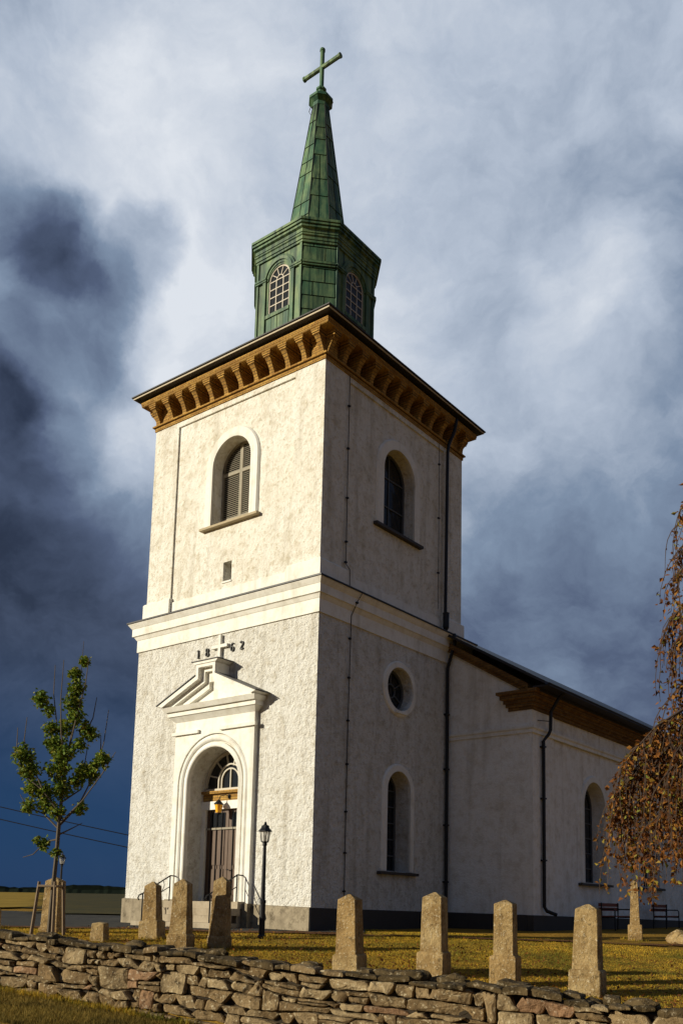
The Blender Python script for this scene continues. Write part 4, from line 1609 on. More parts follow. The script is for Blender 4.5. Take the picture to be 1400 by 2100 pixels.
# lightning conductor with clips
mb = MB()
x_ = 0.05
pts = [(-0.06, 1.22, 17.0), (-0.06, 1.22, 14.0), (-0.06, 1.24, 10.9), (-0.02, 1.38, 10.75), (-0.02, 1.40, 10.1), (0.34, 1.60, 10.04), (0.22, 1.5, 9.75), (0.07, 1.40, 9.3), (0.06, 1.40, 9.0), (0.03, 1.40, 6.0), (0.03, 1.40, 3.0), (0.04, 1.40, 0.1)]
mb.tube(pts, 0.013, 5)
lc = mb.build('lightning_cable', MAT['black_metal'], church)
mb = MB()
mb.tube([(-0.06, 6.28, 17.0), (-0.06, 6.29, 10.9)], 0.010, 5)
mb.build('lightning_cable', MAT['black_metal'], church)
for y, z, x_ in [(1.22, 16, -.07), (1.22, 14.6, -.07), (1.23, 13.0, -.07), (1.23, 11.6, -.07), (1.23, 10.95, -.07), (1.48, 9.7, .2), (1.40, 8.6, .02), (1.40, 7.4, .02), (1.40, 6.1, .02), (1.40, 4.8, .02), (1.40, 3.4, .02), (1.40, 2.2, .02), (1.4, 1.1, .02),
                 (6.28, 16.2, -.07), (6.28, 14.2, -.07), (6.28, 12.2, -.07)]:
    mb = MB()
    mb.box(x_ - 0.02, x_ + 0.05, y - 0.045, y + 0.03, z - 0.03, z + 0.02)
    mb.build('cable_clip', MAT['black_metal'], lc)


# ------------------------------------------------------------------ gravestones
def rough_mesh(me, amt, scale, seed):
    for v in me.vertices:
        n = noise.noise_vector((v.co.x * scale + seed, v.co.y * scale, v.co.z * scale))
        v.co += n * amt


def pillar(mb, prof, rot, c):
    """square-section profile list (half width, half depth, z)"""
    rings = []
    ca, sa = math.cos(rot), math.sin(rot)
    for hw, hd, z in prof:
        ch = min(hw, hd) * 0.07
        ring = []
        for x, y in ((-hw + ch, -hd), (hw - ch, -hd), (hw, -hd + ch), (hw, hd - ch), (hw - ch, hd), (-hw + ch, hd), (-hw, hd - ch), (-hw, -hd + ch)):
            ring.append((c[0] + x * ca - y * sa, c[1] + x * sa + y * ca, c[2] + z))
        rings.append(ring)
    mb.rings(rings, cap0=True, cap1=True)


GRV = 'square pillar gravestones on the lawn'


def facing(th):
    """z rotation so that the front (local -Y) looks th degrees left of the camera"""
    a = math.radians(th)
    n = R2 * -math.sin(a) - F2 * math.cos(a)
    return math.atan2(n.x, -n.y)


def gravestone(x, y, H, ph, wp, wb, wt, th, label, tilt=(0, 0), capk=1.0, name='gravestone', mat='grave', group=GRV, depth=0.85):
    z = gz(x, y) - 0.04
    rot = facing(th)
    o = empty(name, (x, y, z))
    tag(o, label, 'gravestone', group)
    c = (x, y, z)
    ped = MB()
    hd = wp / 2 * depth
    pillar(ped, [(wp / 2, hd, -0.3), (wp / 2, hd, ph * 0.94), (wp / 2 * 0.97, hd * 0.97, ph), (wb / 2 * 1.02, wb / 2 * depth * 1.02, ph + 0.02)], rot, c)
    p = ped.build('pedestal', MAT[mat], o)
    sh = MB()
    ch = 0.10 * capk
    pr = [(wb / 2, wb / 2 * depth, ph + 0.015)]
    for q in (0.33, 0.66, 1.0):
        w = wb + (wt - wb) * q
        pr.append((w / 2, w / 2 * depth, ph + (H - ch - ph) * q))
    pr += [(wt / 2 * 0.93, wt / 2 * depth * 0.93, H - ch + 0.012), (wt * 0.06, wt * 0.06, H)]
    pillar(sh, pr, rot, c)
    s = sh.build('shaft', MAT[mat], o)
    for m_, sd_ in ((p, x), (s, y)):
        rough_mesh(m_.data, 0.008, 6.0, sd_ * 3.1)
    if tilt != (0, 0):
        o.rotation_euler = (tilt[0], tilt[1], 0)
    return o


R_ = math.radians
gravestone(5.66, -5.30, 1.53, 0.38, 0.53, 0.44, 0.375, 24, 'pale lichened pillar gravestone, nearest to the tower corner on the lawn', (R_(0.8), R_(-0.7)))
gravestone(6.86, -4.22, 1.64, 0.49, 0.55, 0.45, 0.40, 24, 'tall ochre pillar gravestone speckled with white lichen, second from the tower corner', (0, R_(0.6)))
gravestone(8.32, -4.02, 1.60, 0.57, 0.50, 0.39, 0.36, 22, 'narrow brown pillar gravestone with low rounded top, third from the tower corner', capk=0.75)
gravestone(9.76, -3.62, 1.64, 0.46, 0.58, 0.48, 0.40, 26, 'stout grey pillar gravestone on high pedestal, nearest to the autumn tree', (R_(-0.8), R_(1.0)))
gravestone(-0.40, -5.08, 1.35, 0.44, 0.48, 0.37, 0.30, 14, 'leftmost brown pillar gravestone of the three standing before the church door', (R_(1.0), R_(-1.2)))
gravestone(1.62, -5.98, 1.54, 0.37, 0.47, 0.40, 0.31, 12, 'middle brown pillar gravestone of the three standing before the church door')
gravestone(1.84, -5.08, 1.58, 0.28, 0.43, 0.40, 0.30, 12, 'rightmost speckled pillar gravestone of the three standing before the church door', (R_(0.5), R_(1.4)))
gravestone(-2.86, -6.05, 1.36, 0.15, 0.50, 0.44, 0.37, 12, 'weathered pillar gravestone behind the staked young tree')
gravestone(6.80, 6.22, 1.74, 0.47, 0.40, 0.27, 0.19, 16, 'slender grey obelisk gravestone before the nave bench', capk=0.8, name='obelisk_gravestone')
gravestone(-4.75, -6.45, 0.62, 0.1, 0.30, 0.27, 0.25, 12, 'low dark gravestone cut by the left picture edge', name='low_gravestone')
# rough low stump stone and the small boulder on the right
gravestone(-0.62, -6.36, 0.46, 0.05, 0.34, 0.33, 0.29, 10, 'low square stump of a grave marker behind the dry stone wall', capk=0.4, name='grave_marker')


def boulder(name, c, size, seed, mat, label, cat, group=None):
    bm = bmesh.new()
    bmesh.ops.create_icosphere(bm, subdivisions=3, radius=1)
    for v in bm.verts:
        n = noise.noise((v.co.x * 1.4 + seed, v.co.y * 1.4, v.co.z * 1.4)) * 0.35
        v.co *= (1 + n)
        v.co.x *= size[0]
        v.co.y *= size[1]
        v.co.z *= size[2]
        v.co += Vector(c)
    me = bpy.data.meshes.new(name)
    bm.to_mesh(me)
    bm.free()
    o = finish(name, me, mat)
    tag(o, label, cat, group)
    return o


boulder('boulder', (7.95, 6.55, gz(7.95, 6.55) + 0.12), (0.34, 0.28, 0.24), 4.4, MAT['grave'], 'rough pale boulder on the lawn at the right edge', 'boulder')


# ------------------------------------------------------------------ dry stone wall
def W2(s, w):
    """point of the wall line: s = camera-right coordinate, w = depth behind front face"""
    n = Vector((0.361, 0.9325))        # into the wall, in (r,t)
    r, t = s + n.x * w, wall_t(s) + n.y * w
    return RT(r, t)


def wall_top(s):
    return gz_up(s, wall_t(s) + 0.6) + 0.20 + 0.03 * math.sin(s * 1.3)


WS0, WS1 = -15.0, 8.5
IN0, IN1 = -9.0, 5.4                            # stretch in view: single stones; beyond it they are joined
run_mb, run_cap = MB(), MB()
x, y = W2(0, 0.3)
dsw = empty('dry_stone_wall', (x, y, -1.6))
tag(dsw, 'low dry stone wall of lichened field stones across the foreground', 'wall')
mb = MB()
n = 40
fr, tp, bk, bb = [], [], [], []
for i in range(n + 1):
    s = WS0 + (WS1 - WS0) * i / n
    zt_ = wall_top(s) - 0.10
    for L, w, z in ((fr, 0.10, -2.6), (tp, 0.14, zt_), (bk, 0.60, zt_), (bb, 0.62, -2.6)):
        xx, yy = W2(s, w)
        L.append((xx, yy, z))
mb.rings([fr, tp, bk, bb], closed=False)
mb.build('core', MAT['earth'], dsw)


def stone_from_poly(poly, w_front, w_back, bulge, seed, mat, name='stone'):
    """poly in (s, z); rounded, bulged irregular block"""
    rr = random.Random(seed)
    cs = sum(p[0] for p in poly) / len(poly)
    cz = sum(p[1] for p in poly) / len(poly)
    # subdivide the outline and round corners
    pts = []
    m = len(poly)
    for i in range(m):
        a, b, c = poly[i - 1], poly[i], poly[(i + 1) % m]
        k = rr.uniform(0.07, 0.22)
        pts.append((b[0] + (a[0] - b[0]) * k, b[1] + (a[1] - b[1]) * k))
        pts.append((b[0] + (a[0] - b[0]) * 0.05 + (c[0] - b[0]) * 0.05, b[1] + (a[1] - b[1]) * 0.05 + (c[1] - b[1]) * 0.05))
        pts.append((b[0] + (c[0] - b[0]) * k, b[1] + (c[1] - b[1]) * k))
        j = rr.uniform(-0.016, 0.012)
        mx_, mz_ = (b[0] + c[0]) / 2, (b[1] + c[1]) / 2
        pts.append((mx_ + j, mz_ + j))
    n_ = len(pts)
    tx, tz = rr.uniform(-0.2, 0.2), rr.uniform(-0.25, 0.25)     # facet tilt
    rings = []
    for sc, w, in ((0.93, w_back), (1.0, w_front + 0.07), (0.985, w_front + 0.03), (0.92, w_front + 0.006), (0.70, w_front - bulge * 0.5), (0.38, w_front - bulge * 0.9)):
        ring = []
        for (s, z) in pts:
            s2, z2 = cs + (s - cs) * sc, cz + (z - cz) * sc
            dw = 0
            if w < w_front + 0.06:
                dw = (s2 - cs) * tx + (z2 - cz) * tz + 0.032 * noise.noise((s2 * 5 + seed, z2 * 5, w * 3)) + 0.02 * noise.noise((s2 * 14 + seed, z2 * 14, 2))
            xx, yy = W2(s2, w + dw)
            ring.append((xx, yy, z2 + 0.014 * noise.noise((s2 * 9, z2 * 9, seed))))
        rings.append(ring)
    mb = MB()
    mb.rings(rings, cap0=False, cap1=False)
    xx, yy = W2(cs, w_front - bulge * 1.0)
    b = len(mb.v)
    mb.v.append((xx, yy, cz))
    last = 5 * n_
    for k in range(n_):
        mb.f.append((last + k, last + (k + 1) % n_, b))
    mb.f.append(tuple(range(n_))[::-1])
    if not (IN0 < cs < IN1):
        run_mb.add(mb.v, mb.f)
        return None
    return mb.build(name, mat, dsw)


rw = random.Random(21)


# ragged courses of flat stones: wavy bed joints, tilted head joints, tall through stones, thin packers
COURSE = [0.0, 0.17, 0.36, 0.50, 0.71, 0.86, 1.07, 1.25, 1.46]


def course_z(k, s):
    z = wall_top(s) - 0.085
    if k == 0:
        return z
    return z - COURSE[k] - 0.11 * noise.noise((s * 0.5, k * 3.7, 0)) - 0.075 * noise.noise((s * 1.6, k * 1.3, 4)) - 0.012 * (s + 3)


nst = 0


def lay(poly, seed):
    global nst
    q = rw.random()
    mat = MAT['redstone'] if q < 0.06 else MAT['wallstone']
    stone_from_poly(poly, rw.uniform(-0.06, 0.05), 0.30, rw.uniform(-0.01, 0.035), seed, mat)
    nst += 1


taken = []
for k in range(8):
    s = WS0 + rw.uniform(-0.3, 0)
    tp_ = rw.uniform(-0.05, 0.05)
    while s < WS1:
        w = rw.choice([0.17, 0.26, 0.36, 0.48, 0.62, 0.80]) * rw.uniform(0.85, 1.15) * (1.12 if s > -4.0 else 0.9)
        hit = [b for (c, a, b) in taken if c == k and a < s + 0.05 < b]
        if hit:
            s = max(hit)
            tp_ = 0
            continue
        nxt = [a for (c, a, b) in taken if c == k and s < a < s + w + 0.12]
        if nxt:
            w = min(nxt) - s
        e = s + w
        tl_ = rw.uniform(-0.12, 0.12) * min(1, w / 0.35) if not nxt else 0
        kb = k + 1
        if k < 7 and w < 0.62 and rw.random() < 0.17 and not nxt:
            kb = k + 2
            taken.append((k + 1, s, e))
            tl_ = 0
        g = rw.uniform(0.004, 0.013)
        m_ = (s + e) / 2
        if course_z(k, m_) > gz_low(m_, 10) - 0.04:
            lo = [(s + tp_ + g, course_z(kb, s) + g), (m_ + rw.uniform(-.08, .08), course_z(kb, m_) + g + rw.uniform(-0.012, 0.022)), (e - tl_ - g, course_z(kb, e) + g)]
            hi = [(e + tl_ - g, course_z(k, e) - g), (m_ + rw.uniform(-.08, .08), course_z(k, m_) - g + rw.uniform(-0.026, 0.010)), (s - tp_ + g, course_z(k, s) - g)]
            if rw.random() < 0.16 and w > 0.24 and kb == k + 1:
                f = rw.uniform(0.35, 0.65)
                ml = [(lo[2 - i][0] * (1 - f) + hi[i][0] * f, lo[2 - i][1] * (1 - f) + hi[i][1] * f + rw.uniform(-.01, .01)) for i in range(3)]
                dn = [(p[0], p[1] - g) for p in ml]
                up_ = [(p[0], p[1] + g) for p in ml[::-1]]
                lay(lo + dn, nst + 5)
                lay(up_ + hi, nst + 5)
            else:
                lay(lo + hi, nst + 5)
        s = e
        tp_ = tl_
# cap stones: flat mossy slabs lying across the top, in two staggered rows
ncap = 0
for row, (w0, w1) in enumerate(((-0.10, 0.34), (0.30, 0.72))):
    s = WS0
    while s < WS1:
        w = rw.uniform(0.18, 0.62)
        e = min(s + w, WS1 + 0.3)
        th = rw.uniform(0.05, 0.13)
        mb = MB()
        base = []
        seg = 5
        skew = rw.uniform(-0.05, 0.05)
        lift = rw.uniform(-0.03, 0.05)
        tl = rw.uniform(-0.28, 0.28)
        a_off, b_off = rw.uniform(-0.07, 0.09), rw.uniform(-0.09, 0.07)
        out = []
        for i in range(seg + 1):
            q = i / seg
            out.append((s + 0.012 + (e - s - 0.024) * q, w0 + a_off + 0.035 * noise.noise((s * 5 + q * 4, row, 1))))
        for i in range(seg + 1):
            q = 1 - i / seg
            out.append((s + 0.012 + (e - s - 0.024) * q + skew, w1 + b_off + 0.035 * noise.noise((s * 5 + q * 4, row, 7))))
        cs = sum(p[0] for p in out) / len(out)
        cw = sum(p[1] for p in out) / len(out)
        rings = []
        for sc, dz in ((0.96, 0.0), (1.0, th * 0.35), (0.97, th * 0.8), (0.86, th), (0.45, th + 0.012)):
            ring = []
            for (ss_, ww_) in out:
                s2, w2 = cs + (ss_ - cs) * sc, cw + (ww_ - cw) * sc
                xx, yy = W2(s2, w2)
                zz = wall_top(s2) - 0.085 + lift + dz + (s2 - cs) * tl * 0.5 + 0.022 * noise.noise((s2 * 6, w2 * 6, row + dz * 9))
                ring.append((xx, yy, zz))
            rings.append(ring)
        mb.rings(rings, cap0=True, cap1=True)
        cm = MAT['capstone'] if rw.random() < 0.82 else MAT['wallstone']
        if IN0 < cs < IN1:
            mb.build('cap_stone', cm, dsw)
            ncap += 1
        else:
            run_cap.add(mb.v, mb.f)
        s = e
tag(run_mb.build('stone_run', MAT['wallstone'], dsw), kind='stuff')
tag(run_cap.build('cap_stone_run', MAT['capstone'], dsw), kind='stuff')
# a few loose stones lying on the cap
for i, (s, w, sz) in enumerate(((-8.6, 0.2, 0.17), (-7.0, 0.3, 0.14), (-5.1, 0.35, 0.16), (-3.3, 0.3, 0.13), (-1.55, 0.3, 0.15), (0.35, 0.25, 0.19), (1.0, 0.4, 0.14), (2.5, 0.3, 0.13), (3.9, 0.25, 0.17))):
    xx, yy = W2(s, w)
    o = boulder('loose_stone', (xx, yy, wall_top(s) + 0.04), (sz * 1.5, sz, sz * 0.55), i * 3.3 + 1, MAT['capstone'], None, None)
    o.parent = dsw
    o.matrix_parent_inverse = Matrix.Translation(dsw.location).inverted()


# ------------------------------------------------------------------ street lamps
def lamp_post(x, y, z, H, label):
    o = empty('street_lamp', (x, y, z))
    tag(o, label, 'street lamp', 'lamp posts round the church')
    mb = MB()
    mb.lathe((x, y, z), [(0.10, -0.2), (0.10, 0.06), (0.075, 0.09), (0.07, H * 0.30), (0.08, H * 0.305), (0.08, H * 0.325), (0.055, H * 0.335), (0.042, H * 0.80), (0.055, H * 0.805), (0.055, H * 0.83)], 10)
    mb.build('post', MAT['black_metal'], o)
    b = z + H * 0.835
    mb = MB()
    mb.lathe((x, y, b), [(0.085, 0.015), (0.125, 0.25)], 6)
    mb.build('lamp_glass', MAT['lamp_glass'], o)
    mb = MB()
    mb.lathe((x, y, b), [(0.06, -0.02), (0.10, 0.0), (0.10, 0.014)], 6)
    for k in range(6):
        a = 2 * PI * k / 6
        mb.tube([(x + 0.088 * math.cos(a), y + 0.088 * math.sin(a), b), (x + 0.128 * math.cos(a), y + 0.128 * math.sin(a), b + 0.26)], 0.009, 4)
    mb.build('lamp_frame', MAT['black_metal'], o)
    mb = MB()
    mb.lathe((x, y, b), [(0.17, 0.255), (0.165, 0.275), (0.10, 0.35), (0.09, 0.40), (0.035, 0.43), (0.03, 0.46), (0.015, 0.50)], 8)
    mb.build('lamp_hood', MAT['black_metal'], o)
    mb = MB()
    mb.lathe((x, y, b), [(0.03, 0.016), (0.03, 0.12), (0.02, 0.16)], 6)
    mb.build('bulb', MAT['bar_white'], o)


lamp_post(0.97, -2.88, gz(0.97, -2.88), 2.80, 'black lamp post on the lawn beside the church door')
lamp_post(-18.2, 4.5, gz(-18.2, 4.5), 2.55, 'distant black lamp post seen behind the young tree trunk')


# ------------------------------------------------------------------ benches by the nave
def bench(y, label):
    x = 3.75
    zg = gz(x, y) - 0.0
    o = empty('bench', (x, y, zg))
    tag(o, label, 'bench', 'benches along the nave wall')
    L = 0.85
    for i in range(3):
        mb = MB()
        mb.box(x + 0.02 + i * 0.14, x + 0.14 + i * 0.14, y - L, y + L, zg + 0.46, zg + 0.50)
        mb.build('seat_board', MAT['bench_red'], o)
    for i in range(2):
        mb = MB()
        mb.box(x - 0.10, x - 0.06, y - L, y + L, zg + 0.66 + i * 0.15, zg + 0.78 + i * 0.15)
        mb.build('back_board', MAT['bench_red'], o)
    for sg in (-1, 1):
        yy = y + sg * 0.72
        mb = MB()
        mb.tube([(x - 0.06, yy, zg - 0.05), (x - 0.04, yy, zg + 0.45), (x - 0.04, yy, zg + 0.95)], 0.025, 6)
        mb.tube([(x + 0.45, yy, zg - 0.05), (x + 0.45, yy, zg + 0.66), (x + 0.40, yy, zg + 0.72), (x - 0.04, yy, zg + 0.72)], 0.025, 6)
        mb.tube([(x - 0.04, yy, zg + 0.44), (x + 0.45, yy, zg + 0.44)], 0.02, 6)
        mb.build('iron_leg', MAT['black_metal'], o)


bench(11.75, 'red brown bench at the nave wall left of the slender obelisk')
bench(16.75, 'red brown bench at the nave wall under the lowest hanging twigs')

# ------------------------------------------------------------------ overhead wires
for i, (a, b, lbl) in enumerate((((-60, -1, 8.6), (-18, 29.5, 4.8), 'upper thin overhead wire crossing the dark sky on the left'), ((-60, -1, 7.75), (-18, 29.5, 4.0), 'lower thin overhead wire crossing the dark sky on the left'))):
    a, b = Vector(a), Vector(b)
    # line through the two measured points, a little slack
    pa, pb = (Vector((-39.36, 13.94, 6.76 - 0.8 * i)), Vector((-32.5, 18.96, 5.04 - 0.8 * i)))
    dv = (pb - pa)
    pts = []
    for q in range(-20, 31):
        k = q / 6.0
        p = pa + dv * k
        p.z += 0.015 * (k - 0.5) ** 2 * 6
        pts.append(p)
    mb = MB()
    mb.tube(pts, 0.032, 5)
    o = mb.build('overhead_wire', MAT['black_metal'])
    tag(o, lbl, 'wire', 'overhead wires')


# ------------------------------------------------------------------ trees
class Leaves:
    def __init__(s):
        s.v, s.f = [], []

    def leaf(s, p, d, nrm, ln, wd, fold=0.25):
        d = d.normalized()
        side = d.cross(nrm)
        side = side.normalized() if side.length > 1e-5 else d.orthogonal().normalized()
        nn = side.cross(d)
        b = len(s.v)
        m = p + d * ln * 0.45
        s.v += [tuple(p), tuple(m + side * wd - nn * fold * wd), tuple(p + d * ln), tuple(m - side * wd - nn * fold * wd)]
        s.f += [(b, b + 1, b + 2), (b, b + 2, b + 3)]

    def build(s, name, mat, parent):
        me = bpy.data.meshes.new(name)
        me.from_pydata(s.v, [], s.f)
        return finish(name, me, mat, parent)


def rv(r):
    while True:
        v = Vector((r.uniform(-1, 1), r.uniform(-1, 1), r.uniform(-1, 1)))
        if 0.05 < v.length < 1:
            return v.normalized()


def P3(px_r, t, z):
    x, y = RT(px_r, t)
    return Vector((x, y, z))


def young_tree():
    rr = random.Random(5)
    t0 = 21.3
    k = t0 / 21.7
    base = Vector((*RT(-7.78, t0), 0))
    base.z = gz(base.x, base.y)
    o = empty('young_maple_tree', base)
    tag(o, 'young staked maple tree with sparse green leaf clumps and bare shoots', 'tree')
    # positions given as (r offset from trunk, depth offset, z)
    def Q(dr, dt, z):
        x, y = RT(-7.78 + dr, t0 + dt)
        return Vector((x, y, z * 1.0))
    mb = MB()
    trunk = [Q(0, 0, base.z - 0.1), Q(0.02, 0, 0.9), Q(0.05, 0, 1.7), Q(0.06, 0, 2.45), Q(0.08, 0.02, 3.2), Q(0.15, 0.03, 4.1), Q(0.26, 0, 5.0), Q(0.33, 0.02, 5.9), Q(0.36, 0, 6.85)]
    mb.tube(trunk, [0.06, 0.052, 0.048, 0.045, 0.034, 0.025, 0.017, 0.011, 0.005], 7)
    mb.build('trunk', MAT['bark'], o)
    limbs = [
        [(0.06, 0, 2.4), (0.45, 0.1, 2.9), (0.75, 0.1, 3.6), (0.95, 0.1, 4.4), (1.02, 0.1, 5.2)],
        [(0.06, 0, 2.45), (0.6, -0.1, 3.0), (1.05, -0.15, 3.65), (1.32, -0.15, 4.15)],
        [(0.05, 0, 2.35), (-0.35, 0.1, 2.7), (-0.75, 0.1, 2.85), (-0.95, 0.15, 3.15)],
        [(0.06, 0, 2.7), (-0.3, -0.15, 3.2), (-0.62, -0.1, 3.8), (-0.85, -0.1, 4.4), (-0.82, -0.1, 4.95)],
        [(0.1, 0, 3.4), (-0.1, 0.15, 4.2), (-0.25, 0.2, 5.0), (-0.35, 0.2, 5.6), (-0.36, 0.2, 6.3)],
        [(0.12, 0, 3.7), (0.0, -0.1, 4.6), (-0.06, -0.1, 5.4), (-0.05, -0.1, 6.35)],
        [(0.14, 0, 3.9), (0.45, 0.1, 4.5), (0.66, 0.1, 5.0), (0.72, 0.1, 5.5)],
        [(0.2, 0, 4.4), (0.36, -0.1, 5.1), (0.5, -0.1, 5.8), (0.54, -0.1, 6.4)],
        [(0.05, 0, 2.1), (-0.25, 0.1, 2.05), (-0.55, 0.15, 1.75), (-0.8, 0.2, 1.68)],
        [(0.06, 0, 2.2), (0.3, 0.1, 2.35), (0.55, 0.15, 2.5)],
        [(-0.3, -0.12, 3.2), (-0.8, -0.12, 3.6), (-1.0, -0.12, 4.2), (-1.02, -0.1, 4.7)],
        [(0.06, 0, 2.95), (0.45, 0.2, 3.3), (0.5, 0.2, 3.9), (0.55, 0.2, 4.4)],
        [(0.75, 0.1, 3.6), (0.86, 0.2, 4.2), (0.84, 0.2, 4.6)],
    ]
    for L in limbs:
        mb = MB()
        pts = [Q(*p) for p in L]
        n_ = len(pts)
        mb.tube(pts, [0.019 * (1 - 0.8 * i / (n_ - 1)) + 0.004 for i in range(n_)], 5)
        mb.build('branch', MAT['bark'], o)
    lv = Leaves()
    clumps = [(0.42, 0, 6.35, .13, 60), (0.22, 0, 6.05, .17, 90), (0.27, 0, 5.7, .22, 150), (0.2, 0, 5.35, .24, 150), (0.28, 0, 5.05, .22, 120), (0.0, 0.1, 4.75, .2, 90),
              (-0.62, 0.1, 5.45, .2, 110), (-0.42, 0.15, 5.2, .15, 60), (-0.32, 0.1, 4.75, .18, 80), (-0.2, 0.1, 4.4, .26, 150), (0.05, 0, 4.15, .28, 170), (-0.05, 0, 3.75, .3, 190),
              (0.5, 0.1, 4.75, .2, 110), (0.66, 0.1, 4.6, .16, 70), (0.42, 0, 4.35, .16, 70), (-0.85, -0.1, 4.05, .27, 170), (-0.68, -0.1, 3.7, .26, 160), (-0.58, 0, 3.3, .22, 120),
              (-0.3, 0, 3.2, .24, 120), (0.08, 0, 3.3, .24, 130), (0.35, 0.1, 3.5, .2, 80), (0.5, 0.1, 3.75, .2, 100), (0.72, 0.15, 3.65, .18, 90), (0.8, 0, 3.85, .14, 50), (1.02, -0.1, 4.0, .2, 110),
              (-0.7, 0.1, 2.9, .2, 80), (-0.3, 0.1, 2.9, .18, 70), (0.0, 0.0, 2.75, .2, 80), (0.5, 0.1, 2.85, .16, 60), (-0.28, 0.12, 2.02, .15, 60), (0.05, 0, 1.8, .12, 40), (-0.45, 0.1, 2.1, .1, 25)]
    for (dr, dt, z, rad, n_) in clumps:
        for _ in range(int(n_ * 2.3)):
            d = rv(rr)
            p = Q(dr + d.x * rad * rr.uniform(0.1, 1.1), dt + d.y * rad * rr.uniform(0.1, 1.1), z + d.z * rad * 1.1 * rr.uniform(0.1, 1.1))
            dd = Vector((rr.uniform(-1, 1), rr.uniform(-1, 1), rr.uniform(-1.1, 0.3)))
            lv.leaf(p, dd, rv(rr), rr.uniform(0.06, 0.12), rr.uniform(0.025, 0.048))
    lv.build('crown', MAT['maple'], o)
    # support stakes
    st = empty('tree_stakes', base)
    tag(st, 'wooden support stakes with crossbars round the young tree trunk', 'stakes')
    for i, (dr, dt) in enumerate(((-0.38, -0.1), (0.16, -0.2), (0.24, 0.3))):
        mb = MB()
        q = Q(dr, dt, 0)
        g = gz(q.x, q.y) - 0.1
        mb.tube([Q(dr, dt, g), Q(dr * 0.72, dt * 0.72, 1.12)], [0.042, 0.036], 7)
        mb.build('stake', MAT['stake'], st)
    for a, b in (((-0.36, -0.12), (0.2, -0.2)), ((0.13, -0.2), (0.22, 0.28)), ((-0.32, -0.08), (0.22, 0.28))):
        mb = MB()
        mb.tube([Q(a[0] * 0.78, a[1] * 0.8, 1.02), Q(b[0] * 0.78, b[1] * 0.8, 1.02)], 0.028, 6)
        mb.build('crossbar', MAT['stake'], st)


young_tree()


